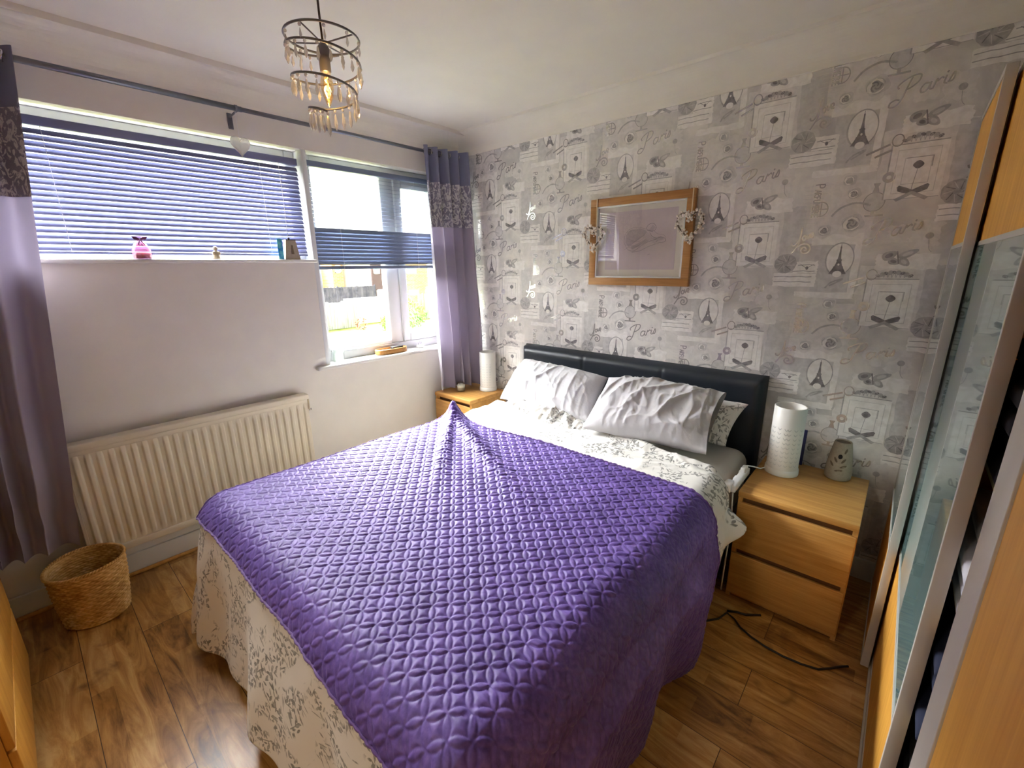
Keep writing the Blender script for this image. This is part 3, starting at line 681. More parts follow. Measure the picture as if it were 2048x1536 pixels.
bush('shrub', 'thin brown shrub before the white garden wall', 'shrub', (-27, cY(717, -27), GZ + .4), (.5, .45, .5), M_roof, 120, .09)
bush('flower_bed', 'yellow flowers below the casement window', 'flowers', (-16, cY(835, -16), GZ + .4), (1.2, 2.2, .5), M_leafy, 700, .09)
bush('flower_bed', 'yellow flowers on the lawn below the fixed pane', 'flowers', (-14.5, cY(765, -14.5), GZ + .25), (1.0, 1.2, .4), M_leafy, 500, .08)

# ------------------------------------------------------------------ bed
bed = thing('bed', 'king size bed frame with a black leather headboard on the papered wall', 'bed', (1.5, -1.1, 0))
HX0, HX1 = 0.687, 2.312
mb = MB(); n_, m_ = 150, 60
xs = np.linspace(0, 1, n_); zs = np.linspace(0, 1, m_)
U, Vv = np.meshgrid(xs, zs, indexing='ij'); Wd = HX1 - HX0; H_ = 0.957
X = HX0 + U * Wd; Z = Vv * H_; e = 0.05
edge = np.minimum(np.minimum(X - HX0, HX1 - X), H_ - Z); rr = np.clip(edge / e, 0, 1)
Y = -0.012 - 0.076 * np.sqrt(np.clip(1 - (1 - rr) ** 2, 0, 1)) ** 1.0
for sx in (HX0 + Wd / 3, HX0 + 2 * Wd / 3): Y += 0.010 * np.exp(-((X - sx) / 0.007) ** 2) * rr - 0.0025 * np.exp(-((X - sx) / 0.03) ** 2) * rr
Y += 0.0012 * ripple(X, Z, 5, 10, 6, 30) * rr
mb.grid(X, Y, Z, U=X, V=Z); mb.box(HX0 + .002, HX1 - .002, -0.02, -0.004, 0, H_ - .003)
mb.build('headboard', M_leather, bed)
for nm, x0, x1, y0, y1 in (('side_rail', 0.70, 0.74, -2.12, -0.09), ('side_rail', 2.262, 2.302, -2.12, -0.09), ('foot_rail', 0.70, 2.302, -2.16, -2.12)):
    mb = MB(); mb.box(x0, x1, y0, y1, 0.05, 0.34, 0, 0.012); mb.build(nm, M_leather, bed)
for x in (0.74, 2.26):
    for y in (-2.12, -0.3): mb = MB(); mb.lathe([(0, 0), (.024, 0), (.028, .06), (0, .06)], (x, y, 0), 14); mb.build('leg', M_blackmat, bed)
mb = MB()
for k in range(12): mb.box(0.74, 2.262, -0.2 - k * .165, -0.26 - k * .165, 0.2, 0.215)
mb.build('slat_base', M_oak, bed)
mb = MB(); mb.box(0.752, 2.292, -2.1, -0.095, 0.22, 0.575, 0, 0.07, 5)
tag(mb.build('mattress', M_sheet), 'mattress under an ivory sheet showing at the headboard end', 'mattress')

# --- draped cloth: parameters measured over the flat cloth, folded over the bed edges
TOPZ = 0.583; EX0, EX1, EY = 0.815, 2.235, -2.095; RAD = 0.085
def over(r, R=RAD):
    a = np.minimum(r / R, PI / 2); ex = np.maximum(r - R * PI / 2, 0)
    return R * np.sin(a), R * (1 - np.cos(a)) + ex, ex
def drape(x, y, lift, flare_r, flare_l, flare_f):
    """x, y flat cloth coordinates -> 3-D, hanging over left, right and foot edges"""
    ol = np.maximum(EX0 - x, 0); orr = np.maximum(x - EX1, 0); of = np.maximum(EY - y, 0)
    ox = ol + orr; r = np.hypot(ox, of) + 1e-9; cx = np.where(ol > 0, -ol, orr) / r; cy = -of / r
    out, down, ex = over(r, RAD + lift)
    fl = (np.where(ol > 0, flare_l(ex, x, y), flare_r(ex, x, y)) * np.abs(cx) + flare_f(ex, x, y) * np.abs(cy))
    X = np.clip(x, EX0, EX1) + cx * (out + fl); Y = np.maximum(y, EY) + cy * (out + fl)
    Z = TOPZ + lift - down
    return X, Y, Z, r, cx, cy
puff = lambda x, y: 0.016 + 0.012 * ripple(x, y, 11, 9, 3, 10)
dome = lambda x, y: 0.012 * np.sin(np.clip((x - EX0) / (EX1 - EX0), 0, 1) * PI) 
# duvet
xs = np.linspace(EX0 - 0.40, EX1 + 0.585, 250); t_ = np.linspace(0, 1, 300); Xf, T = np.meshgrid(xs, t_, indexing='ij')
ovr = np.maximum(Xf - EX1, 0)
start = -0.475 - 0.10 * np.clip((Xf - EX0) / (EX1 - EX0), 0, 1) ** 2 - 0.02 * np.sin(Xf * 7.0) - np.interp(ovr, [0, .1, .22, .3, .66], [0, .06, .13, .2, .42])
Yf = start + (EY - 0.59 - start) * T
lift = np.full_like(Xf, 0.012) + 0.004
flr = lambda ex, x, y: np.interp(ex, [0, .08, .2, .55], [0.0, 0.035, 0.03, -0.02]) + 0.012 * np.sin(y * 11 + 1) * np.clip(ex / .3, 0, 1)
fll = lambda ex, x, y: 0.18 * ex + 0.02 * np.sin(y * 14) * np.clip(ex / .3, 0, 1)
flf = lambda ex, x, y: 0.16 * ex + 0.022 * np.sin(x * 9 + 0.5) * np.clip(ex / .3, 0, 1) + 0.012 * np.sin(x * 23) * np.clip(ex / .4, 0, 1)
X, Y, Z, r, cx, cy = drape(Xf, Yf, lift, flr, fll, flf)
top = np.clip(1 - r / .12, 0, 1)
bump_ = (puff(Xf, Yf) * 0.5 + 0.02 * creases(Xf, Yf, 21, 7, .3, 2.5) * np.clip((Yf + 1.0) / .3, 0, 1) + 0.018 * np.exp(-((Yf - start) / -0.035) ** 2) * np.clip(1 - ovr / .05, 0, 1)) * top + dome(Xf, Yf)
side = np.clip(r / .1, 0, 1); bs = 0.006 * ripple(Xf * 2, Yf * 2, 31, 12, 5, 30) * side
Z = Z + bump_; X = X + bs * cx; Y = Y + bs * cy
fl_ = 0.012; low = np.maximum(fl_ - Z, 0); X = X + cx * low * .15; Y = Y + cy * low * .15; Z = np.maximum(Z, fl_ + 0.004 * (1 + np.sin(Xf * 40 + Yf * 33)))
# a duvet-cover corner poking out past the bedside drawers
tip = np.exp(-(((Xf - (EX1 + .22)) / .04) ** 2)) * np.clip(1 - (start - Yf) / .07, 0, 1) ** 1.5; X = X + .075 * tip; Z = Z + .015 * tip
mb = MB(); mb.grid(X, Y, Z, U=Xf, V=Yf)
duvet = mb.build('duvet', M_floral); tag(duvet, 'white duvet with grey floral print hanging to the floor at the bed foot', 'duvet')
sm = duvet.modifiers.new('thickness', 'SOLIDIFY'); sm.thickness = 0.012; sm.offset = -1

# quilt: interlocking-circle stitching at 48 degrees
LQ = 0.0465; ANG = math.radians(48)
def quilt_h(x, y):
    u = ((x - 2.136) * math.cos(ANG) + (y + 2.108) * math.sin(ANG)) / LQ; v = (-(x - 2.136) * math.sin(ANG) + (y + 2.108) * math.cos(ANG)) / (LQ * 1.08)
    a = u - np.floor(u) - .5; c = v - np.floor(v) - .5
    d = np.abs(.7071 - np.hypot(a, c))
    for da, dc in ((1, 0), (-1, 0), (0, 1), (0, -1)): d = np.minimum(d, np.abs(np.hypot(a - da, c - dc) - .7071))
    petal = (np.hypot(a, c) > 0) * 0.0
    for da, dc, s in ((1, 0, .35), (-1, 0, .35), (0, 1, 1), (0, -1, 1)): petal = np.maximum(petal, (np.hypot(a - da, c - dc) < .7071) * s)
    pyr = (petal == 0) * np.clip(1 - 2.2 * np.maximum(np.abs(a), np.abs(c)), -.2, 1)
    return (1 - np.exp(-(d / .055) ** 1.2)) * (0.0026 + 0.0030 * petal + 0.0030 * pyr)
QX0, QX1 = EX0 - 0.045, EX1 + 0.60
nx, ny = 700, 600
xs = np.linspace(QX0, QX1, nx); t_ = np.linspace(0, 1, ny); Xf, T = np.meshgrid(xs, t_, indexing='ij')
ovr = np.maximum(Xf - EX1, 0)
start = -0.848 + 0.018 * np.sin(Xf * 9 + 1.0) * np.clip((2.0 - Xf) / 1.0, 0, 1) - 0.03 * np.clip((Xf - EX0) / .5, 0, 1) * np.clip((1.6 - Xf) / .5, 0, 1) - np.interp(ovr, [0, .1, .2, .5, .62], [0.01, .02, .05, .20, .26]) - 0.03 * np.clip((EX0 + .03 - Xf) / .07, 0, 1)
end = EY - 0.135 - 0.03 * np.clip((Xf - 1.2) / 1.0, 0, 1) + 0.0 * Xf
Yf = start + (end - start) * T
lift = np.full_like(Xf, 0.012 + 0.004 + 0.021)
flr2 = lambda ex, x, y: flr(ex, x, y) + 0.008 + 0.018 * (1 + np.sin(y * 17 + 2)) * np.clip(ex / .35, 0, 1)
X, Y, Z, r, cx, cy = drape(Xf, Yf, lift, flr2, fll, flf)
top = np.clip(1 - r / .12, 0, 1)
Z = Z + puff(Xf, Yf) * 0.5 * top + dome(Xf, Yf) + 0.004
# two rucked ridges fanning out from the head-end corner
def ridge(p0, p1, h, w0, w1):
    d = np.array(p1) - np.array(p0); L = np.hypot(*d); d = d / L
    s = ((Xf - p0[0]) * d[0] + (Yf - p0[1]) * d[1]) / L; q = (Xf - p0[0]) * -d[1] + (Yf - p0[1]) * d[0]
    w = w0 + (w1 - w0) * np.clip(s, 0, 1); amp = np.interp(s, [-.12, 0.02, .5, 1.05], [0, 1, .6, 0])
    return h * amp * np.exp(-(q / w) ** 2) + h * .12 * amp * np.exp(-(q / (w * .8)) ** 2) * np.sin(s * L * 190)
Z = Z + ridge((.80, -.86), (1.50, -1.57), .034, .028, .04) + ridge((.80, -.86), (1.94, -1.45), .036, .035, .075)
Z = Z + .03 * np.exp(-(((Xf - .82) / .09) ** 2 + ((Yf + .87) / .08) ** 2))
fade = 1.0 - 0.35 * np.clip(r / .2, 0, 1)
qh = quilt_h(Xf, Yf) * fade
Z = Z + qh * np.clip(1 - r / .12, 0, 1); so = np.clip(r / .12, 0, 1)
wv = 0.006 * ripple(Xf * 2, Yf * 2, 41, 12, 4, 26) * so
X = X + cx * (qh * so + wv); Y = Y + cy * (qh * so + wv)
Z = np.maximum(Z, 0.014 + 0.003 * np.sin(Yf * 21)); 
mb = MB(); mb.grid(X, Y, Z, U=Xf, V=Yf)
quilt = mb.build('quilt', M_quilt); tag(quilt, 'purple stitched quilt laid over the floral duvet', 'quilt')
mb = MB()
for ii, jj in ((range(nx), [0] * nx), (range(nx), [ny - 1] * nx), ([0] * ny, range(ny))):
    P = [(X[i, j], Y[i, j], Z[i, j] + .001) for i, j in zip(ii, jj)][::2]
    mb.tube(P, 0.0042, 6)
mb.build('binding', M_quilt_hem, quilt)

# ------------------------------------------------------------------ pillows
def pillow(name, label, mat, BL, BR, TL, TR, thick, seed, wr=1.0, open_right=False, n=110):
    """cushion spanned by four corners, bulging along the normal towards the room"""
    BL, BR, TL, TR = [np.array(p, float) for p in (BL, BR, TL, TR)]
    s = np.linspace(0, 1, n); S, T = np.meshgrid(s, s, indexing='ij'); g = np.random.default_rng(seed)
    # pinch the edge midpoints slightly so the corners stay pointed
    pin = 0.05; S2 = S + pin * (S - .5) * -1.2 * (4 * T * (1 - T)) * (np.abs(2 * S - 1) ** 3); T2 = T - pin * (T - .5) * 1.2 * (4 * S * (1 - S)) * (np.abs(2 * T - 1) ** 3)
    P = (((1 - S2) * (1 - T2))[..., None] * BL + (S2 * (1 - T2))[..., None] * BR + ((1 - S2) * T2)[..., None] * TL + (S2 * T2)[..., None] * TR)
    nrm = np.cross(BR - BL, TL - BL); nrm /= np.linalg.norm(nrm)
    if nrm[1] > 0: nrm = -nrm
    wS, wT = np.linalg.norm(BR - BL), np.linalg.norm(TL - BL)
    prof = (np.clip(4 * S * (1 - S), 0, 1) ** .42) * (np.clip(4 * T * (1 - T), 0, 1) ** .5)
    if open_right: prof = np.where(S > .5, np.maximum(prof, (np.clip(4 * T * (1 - T), 0, 1) ** .5) * np.clip(1.0 - 1.15 * (S - .5), .35, 1)), prof)
    wrk = (creases(S * wS, T * wT, seed, 9.5, 1.35, 4.5, 3) * .028 + creases(S * wS, T * wT, seed + 9, 8, 2.3, 2.2, 2) * .014 + .004 * vnoise(S * wS * 9, T * wT * 9, seed)) * wr * np.clip(prof * 1.5, 0, 1)
    front = P + (prof * thick * .62 + wrk)[..., None] * nrm; back = P - (prof * thick * .38 + wrk * .3)[..., None] * nrm
    edge_w = ((1 - prof) ** 3 * 0.006 * vnoise(S * wS * 14, T * wT * 14, seed + 3))[..., None] * nrm; front += edge_w; back += edge_w
    mb = MB(); mb.grid(front[..., 0], front[..., 1], front[..., 2], U=S * wS, V=T * wT)
    B = back[::-1]; mb.grid(B[..., 0], B[..., 1], B[..., 2], U=S[::-1] * wS, V=T[::-1] * wT)
    return tag(mb.build(name, mat, weld=True), label, 'pillow')
pillow('pillow', 'plump white pillow leaning on the headboard, nearer the window', M_pillow, (0.80, -.44, .645), (1.545, -.47, .635), (.795, -.17, .875), (1.47, -.165, .845), .19, 51, .8)
pillow('pillow', 'creased white pillow with an open end, on the side by the wardrobe', M_pillow, (1.56, -.60, .66), (2.19, -.51, .652), (1.50, -.215, .855), (2.165, -.20, .875), .19, 57, 1.15, True)
pillow('pillow', 'floral pillow with one corner showing behind the creased white pillow', M_floral, (1.60, -.33, .64), (2.215, -.29, .63), (1.62, -.115, .80), (2.255, -.118, .82), .09, 63, .8)
pillow('pillow', 'flat floral pillow lying under the plump white pillow', M_floral, (.86, -.575, .60), (1.56, -.625, .605), (.86, -.2, .62), (1.56, -.2, .62), .07, 69, 2.0)

# ------------------------------------------------------------------ bedside drawers
def bedside(label, x0, x1, y0, y1, h):
    t = thing('bedside_drawers', label, 'bedside drawers', ((x0 + x1) / 2, (y0 + y1) / 2, 0), 'bedside drawers by the bed')
    mb = MB(); mb.box(x0, x0 + .018, y0 + .012, y1, 0.0, h - .03); mb.box(x1 - .018, x1, y0 + .012, y1, 0.0, h - .03); mb.box(x0 + .018, x1 - .018, y1 - .01, y1, 0.02, h - .03); mb.box(x0 + .018, x1 - .018, y0 + .06, y1, 0.02, .04)
    mb.box(x0 + .018, x1 - .018, y0 + .03, y0 + .05, 0.0, .06); mb.build('carcass', M_oak_v, t)
    mb = MB(); mb.box(x0, x1, y0, y1, h - .03, h, 0, .003); mb.build('top_panel', M_oak, t)
    mb = MB(); mb.box(x0 + .018, x1 - .018, y0 + .035, y0 + .045, .06, h - .03); mb.build('gap_panel', M_oakdark, t)
    for z0, z1 in ((h - .287, h - .055), (.028, h - .312)):
        mb = MB(); mb.box(x0 + .003, x1 - .003, y0, y0 + .018, z0, z1, 0, .003); mb.build('drawer', M_oak, t)
    return t
bedside('light oak bedside drawers on the wardrobe side of the bed', 2.358, 2.786, -.562, -.075, .55)
bedside('light oak bedside drawers in the corner under the mauve curtain', .072, .482, -.42, -.03, .555)

# lamps
def lamp(label, c, h, r):
    t = thing('table_lamp', label, 'lamp', c, 'white cylinder lamps beside the bed')
    mb = MB(); mb.lathe([(r, .03), (r, h), (r - .003, h + .002), (r - .005, h), (r - .005, .03)], c, 48); mb.build('shade', M_ceramicW, t)
    mb = MB(); mb.lathe([(0, 0), (r + .004, 0), (r + .005, .004), (r + .004, .028), (r - .002, .031), (0, .031)], c, 48); mb.build('base', M_ceramicW, t)
    mb = MB(); g = random.Random(5)
    def leafp(a, z, rot, L, Wd):
        P = []
        for k in range(9):
            q = 2 * PI * k / 9; x, y = L * math.cos(q), Wd * math.sin(q) * (1 - .3 * math.cos(q)); xx, zz = x * math.cos(rot) - y * math.sin(rot), x * math.sin(rot) + y * math.cos(rot)
            P.append((c[0] + (r + .0006) * math.cos(a + xx / r), c[1] + (r + .0006) * math.sin(a + xx / r), c[2] + z + zz))
        mb.poly(P)
    for side in (-1.9, -2.9, -.9):
        for st in range(3):
            a0 = side + .33 * (st - 1)
            for k in range(9):
                z = .055 + k * .022 * (h / .33); lean = .10 * (st - 1) * (k / 9)
                for sg in (-1, 1): leafp(a0 + lean + sg * .06, z, PI / 2 - sg * .7, .0075, .0018)
    mb.build('leaf_cutouts', M_cutout, t)
    mb = MB(); mb.lathe([(0, .04), (.012, .04), (.014, .1), (.026, .14), (.028, .17), (.018, .2), (0, .205)], c, 16); mb.build('bulb', plain('opal_bulb', srgb(240, 238, 230), .3), t)
    return t
lamp('tall white pierced cylinder lamp on the drawers beside the wardrobe', (2.458, -.235, .55), .33, .066)
lamp('white pierced cylinder lamp on the corner drawers by the curtain', (.362, -.105, .555), .31, .064)
# wax burner
t = thing('wax_burner', 'grey beige ceramic burner with leaf cut outs beside the white lamp', 'wax burner', (2.668, -.135, .55))
c = (2.668, -.135, .55); profB = [(0, 0), (.046, 0), (.051, .006), (.052, .03), (.047, .09), (.038, .15), (.033, .178), (.031, .181), (.028, .178), (.02, .172), (0, .170)]
mb = MB(); mb.lathe(profB, c, 40); mb.build('body', M_stone, t)
def on_body(a, z):
    r = np.interp(z, [p[1] for p in profB[2:7]], [p[0] for p in profB[2:7]]) + .0009; return (c[0] + r * math.cos(a), c[1] + r * math.sin(a), c[2] + z)
def leaf_b(a, z, rot, L, Wd, mat, name):
    mb = MB(); P = []
    for k in range(12):
        q = 2 * PI * k / 12; x, y = L * math.cos(q), Wd * math.sin(q); P.append(on_body(a + (x * math.cos(rot) - y * math.sin(rot)) / .042, z + x * math.sin(rot) + y * math.cos(rot)))
    mb.poly(P); mb.build(name, mat, t)
A0 = math.atan2(-2.4, .1)
for da, z, rot in ((-.35, .10, 2.1), (-.62, .078, 2.2), (.3, .10, 1.0), (.33, .073, .5), (.02, .052, .3), (.42, .145, 1.2)): leaf_b(A0 + da, z, rot, .013, .0045, M_stonedark, 'leaf_opening')
leaf_b(A0 - .02, .118, 1.5, .011, .008, M_blackmat, 'flame_opening')
mb = MB(); mb.lathe([(0, .1745), (.02, .1745), (.027, .177)], c, 24); mb.build('wax_dish', M_stonedark, t)
mb = MB(); mb.box(2.40, 2.522, -.098, -.088, .551, .735, 0, .003); tag(mb.build('book', M_navy), 'thin navy book standing behind the tall white lamp', 'book')
t = thing('candle', 'small cream candle in a glass on the corner drawers', 'candle', (.225, -.275, .555)); c = (.225, -.275, .555)
mb = MB(); mb.lathe([(0, 0), (.028, 0), (.031, .004), (.035, .07), (.033, .07), (.029, .008), (0, .008)], c, 28); mb.build('glass', M_glass, t)
mb = MB(); mb.lathe([(0, .009), (.0285, .009), (.0322, .052), (.03, .055), (0, .054)], c, 28); mb.build('wax', M_wax, t)
mb = MB(); mb.tube([(c[0], c[1], c[2] + .053), (c[0] + .001, c[1], c[2] + .063)], .0008, 6); mb.build('wick', M_blackmat, t)
# socket block with plug and lead hung on the drawers' corner
t = thing('extension_socket', 'white extension socket block hung between mattress and bedside drawers', 'extension socket', (2.335, -.50, .5))
mb = MB(); mb.box(2.322, 2.352, -.60, -.36, .548, .583, 0, .006); mb.build('body', M_white_pl, t)
for y in (-.41, -.50, -.58): mb = MB(); mb.box(2.318, 2.326, y - .02, y + .02, .553, .58, 0, .002); mb.build('socket', M_white_pl, t)
mb = MB(); mb.box(2.302, 2.336, -.615, -.555, .545, .59, 0, .008); mb.build('plug', M_white_pl, t)
mb = MB(); mb.box(2.326, 2.349, -.44, -.39, .575, .605, 0, .006); mb.build('plug', M_white_pl, t)
mb = MB(); mb.tube([(2.337, -.575, .55), (2.345, -.579, .45), (2.347, -.575, .3), (2.342, -.57, .12), (2.34, -.56, .02)], .0035, 8); mb.build('lead', M_white_pl, t)
mb = MB(); mb.tube([(2.338, -.415, .601), (2.345, -.40, .606), (2.362, -.36, .592), (2.382, -.30, .566), (2.395, -.262, .562)], .003, 8)
tag(mb.build('lamp_lead', M_white_pl), 'thin white lead running from the socket block to the tall lamp', 'lead')
# floor lead
P = [(2.305, -.83, .008), (2.33, -.815, .008), (2.386, -.742, .008), (2.403, -.682, .008), (2.44, -.70, .008), (2.472, -.733, .008), (2.52, -.757, .008), (2.576, -.772, .008), (2.64, -.778, .008), (2.70, -.772, .008), (2.755, -.756, .008), (2.79, -.72, .008), (2.82, -.684, .008), (2.84, -.665, .008)]
mb = MB(); mb.tube(P, .0042, 8); tag(mb.build('floor_lead', M_black_pl), 'long black lead curling over the floor from bed to wardrobe', 'lead')
mb = MB(); mb.tube([(2.40, -.67, .008), (2.435, -.655, .012), (2.47, -.64, .008), (2.52, -.60, .008)], .005, 8); tag(mb.build('floor_lead', M_black_pl), 'short black lead with a pale connector before the lower drawer', 'lead')

# ------------------------------------------------------------------ picture with heart wreaths
px0, px1, pz0, pz1 = 1.222, 1.858, 1.398, 1.904
t = thing('picture', 'oak framed charcoal sketch of a reclining figure above the headboard', 'picture', ((px0 + px1) / 2, -.01, pz0)); tp = t
w = .044; mb = MB()
for a in ((px0, px1, pz0, pz0 + w), (px0, px1, pz1 - w, pz1), (px0, px0 + w, pz0 + w, pz1 - w), (px1 - w, px1, pz0 + w, pz1 - w)): mb.box(a[0], a[1], -.036, -.004, a[2], a[3], 0, .0025)
mb.build('frame', M_frameoak, t)
mb = MB()
for a in ((px0 + w, px1 - w, pz0 + w, pz0 + w + .009), (px0 + w, px1 - w, pz1 - w - .009, pz1 - w), (px0 + w, px0 + w + .009, pz0 + w, pz1 - w), (px1 - w - .009, px1 - w, pz0 + w, pz1 - w)): mb.box(a[0], a[1], -.033, -.01, a[2], a[3], 0, .001)
mb.build('slip', M_white, t)
ax0, ax1, az0, az1 = 1.342, 1.748, 1.506, 1.806
mb = MB(); mb.box(px0 + w, px1 - w, -.014, -.008, pz0 + w, pz1 - w); mb.build('mount', plain('cream_mount_board', srgb(240, 234, 220), .85), t)
mb = MB(); mb.box(ax0 - .016, ax1 + .016, -.0158, -.0138, az0 - .016, az1 + .016); mb.build('inner_mount', plain('pale_pink_mount', srgb(222, 208, 208), .85), t)
mb = MB(); mb.lay = 0
sk = Print(); S_ = lambda a, c_: (ax0 + a * (ax1 - ax0), az0 + c_ * (az1 - az0))
sk.add([(ax0, -.0162, az0), (ax1, -.0162, az0), (ax1, -.0162, az1), (ax0, -.0162, az1)], [(0, 1, 2, 3)], 0)
sk.lay = 100.0
for P, wd, mi in (([(.28, .62), (.36, .72), (.48, .74), (.60, .70), (.68, .66)], .0022, 1), ([(.60, .70), (.64, .78), (.71, .79), (.75, .72), (.72, .66), (.66, .66), (.62, .68)], .003, 2), ([(.62, .68), (.58, .6), (.52, .55), (.43, .47), (.34, .38), (.28, .33)], .002, 1),
                  ([(.28, .62), (.27, .5), (.29, .42), (.34, .33), (.42, .3), (.47, .33)], .0024, 2), ([(.30, .56), (.4, .5), (.5, .48), (.58, .54)], .0016, 1), ([(.47, .33), (.55, .40), (.64, .46), (.74, .5)], .0024, 2), ([(.74, .5), (.82, .54), (.88, .52), (.9, .47), (.84, .44), (.76, .46)], .003, 2),
                  ([(.72, .66), (.78, .6), (.86, .58), (.9, .53)], .002, 1), ([(.66, .63), (.7, .56), (.76, .53)], .0028, 2), ([(.34, .38), (.42, .36), (.52, .42), (.6, .5)], .0018, 1), ([(.4, .28), (.52, .3), (.66, .38), (.8, .43)], .0022, 2), ([(.64, .22), (.68, .24)], .002, 2), ([(.3, .66), (.38, .68), (.5, .69)], .0014, 1)):
    sk.smooth([S_(a, c_) for a, c_ in P], wd * .55, mi, 6)
for P in ([(.29, .6), (.36, .7), (.5, .72), (.6, .68), (.58, .58), (.45, .47), (.34, .4), (.29, .46)], [(.4, .33), (.56, .42), (.66, .48), (.6, .52), (.48, .44), (.38, .38)], [(.63, .66), (.7, .77), (.74, .72), (.7, .64)], [(.7, .52), (.82, .56), (.88, .5), (.78, .47)]):
    sk.lay = 98; sk.pts([S_(a, c_) for a, c_ in P], 3)
sk.lay = 100
for k in range(16): sk.smooth([S_(.6 + k * .012, .66 - k * .012), S_(.575 + k * .012, .6 - k * .011), S_(.56 + k * .012, .55 - k * .008)], .0011, 1, 3)
for k in range(12): sk.smooth([S_(.3 + k * .018, .44 - k * .004), S_(.315 + k * .018, .4 - k * .002)], .0011, 1, 2)
sk.build('sketch', [plain('sketch_paper', srgb(222, 208, 206), .85, noise=.03, nscale=20), plain('soft_charcoal', srgb(150, 137, 140), .9), plain('charcoal', srgb(112, 100, 104), .9), plain('chalk_shading', srgb(200, 187, 187), .9, noise=.06, nscale=50)], t)
mb = MB(); mb.box(px0 + w + .002, px1 - w - .002, -.0262, -.0247, pz0 + w + .002, pz1 - w - .002); mb.build('glass', glassy('picture_glass', (1, 1, 1, 1), .12), t)
def heart(label, cx, cz, s, y, rx, squash, seed):
    t = thing('heart_wreath', label, 'heart wreath', (cx, y, cz - s), 'beaded heart wreaths on the picture')
    def hp(q): 
        x = 16 * math.sin(q) ** 3; z = 13 * math.cos(q) - 5 * math.cos(2 * q) - 2 * math.cos(3 * q) - math.cos(4 * q)
        return (cx + squash * s * x / 17, y, cz + s * (z + 2.5) / 15)
    mb = MB(); mb.tube([hp(2 * PI * k / 40) for k in range(40)], .004, 6, closed=True); mb.build('wire_ring', plain('dull_silver_wire', srgb(120, 104, 90), .5, .5), t)
    g = random.Random(seed); mb = MB(); st = MB()
    for k in range(150):
        p = Vector(hp(2 * PI * k / 150 + g.uniform(-.02, .02))); d = Vector((g.gauss(0, 1), g.gauss(0, .8), g.gauss(0, 1))).normalized() * g.uniform(.006, .022); e = p + d
        if e.y > -.006: e.y = -.006
        st.tube([p, e], .0008, 4); mb.ball(e, g.uniform(.0042, .0072), 0, 8, 6)
    mb.build('beads', plain('champagne_pearl_beads', srgb(240, 228, 214), .18, .0, spec=.8), t)['kind'] = 'stuff'
    st.build('wire_stems', plain('brown_wire', srgb(110, 90, 76), .6), t)['kind'] = 'stuff'
    mb = MB(); top = hp(0)
    mb.box(rx - .003, rx + .003, -.0405, -.0392, top[2], pz1 + .001); mb.box(rx - .003, rx + .003, -.0405, -.003, pz1 + .0008, pz1 + .002); mb.tube([(rx, -.04, top[2] + .004), (cx, y, top[2])], .002, 6)
    mb.build('ribbon', plain('cream_ribbon', srgb(226, 206, 170), .5), t); return t
heart('beaded silver heart wreath hanging by ribbon at the window end of the picture', 1.262, 1.676, .068, -.058, 1.268, 1.0, 3)
heart('beaded silver heart wreath hanging by ribbon at the wardrobe end of the picture', 1.848, 1.71, .074, -.058, 1.846, 1.0, 8)

# ------------------------------------------------------------------ radiator
t = thing('radiator', 'cream fluted panel radiator under the high window', 'radiator', (0.06, -1.96, .15))
ry0, ry1, rz0, rz1 = -2.52, -1.42, .185, .765
n = 500; yy = np.linspace(ry0 + .012, ry1 - .012, n); zz = np.array([rz0 + .035, rz0 + .055, rz0 + .07, rz1 - .085, rz1 - .07, rz1 - .052])
Yg, Zg = np.meshgrid(yy, zz, indexing='ij'); dep = np.array([0, .3, 1, 1, .3, 0])[None, :]
fl = np.clip(.5 + .9 * np.cos(2 * PI * (Yg - ry0) / .0415), 0, 1); Xg = .082 + .011 * fl * dep
mb = MB(); mb.grid(Xg, Yg, Zg); mb.box(.06, .0825, ry0, ry1, rz0, rz1 - .03, 0, .004); mb.box(.06, .092, ry0 + .004, ry1 - .004, rz0, rz0 + .036, 0, .005); mb.box(.06, .088, ry0 + .004, ry1 - .004, rz1 - .055, rz1 - .03, 0, .004); mb.build('panel', M_rad, t)
mb = MB(); mb.box(.03, .098, ry0 - .004, ry1 + .004, rz1 - .032, rz1, 0, .006); mb.box(.03, .096, ry1 - .002, ry1 + .003, rz1 - .1, rz1 - .02, 0, .002); mb.build('top_grille', M_rad, t)
for y in (ry0 + .17, ry1 - .17): mb = MB(); mb.box(.004, .06, y - .02, y + .02, rz0 + .08, rz1 - .1); mb.build('bracket', M_rad, t)
mb = MB(); mb.tube([(.06, ry1 + .05, .21), (.06, ry1 - .005, .21)], .009, 10); mb.lathe([(.008, -.21), (.008, -.02), (.016, -.015), (.018, .03), (.01, .045), (0, .046)], (.06, ry1 + .045, .21), 16); mb.build('valve', M_white, t)
mb = MB(); mb.tube([(.07, ry1 + .001, .66), (.07, ry1 + .02, .66)], .007, 10); mb.build('bleed_plug', M_chrome, t)

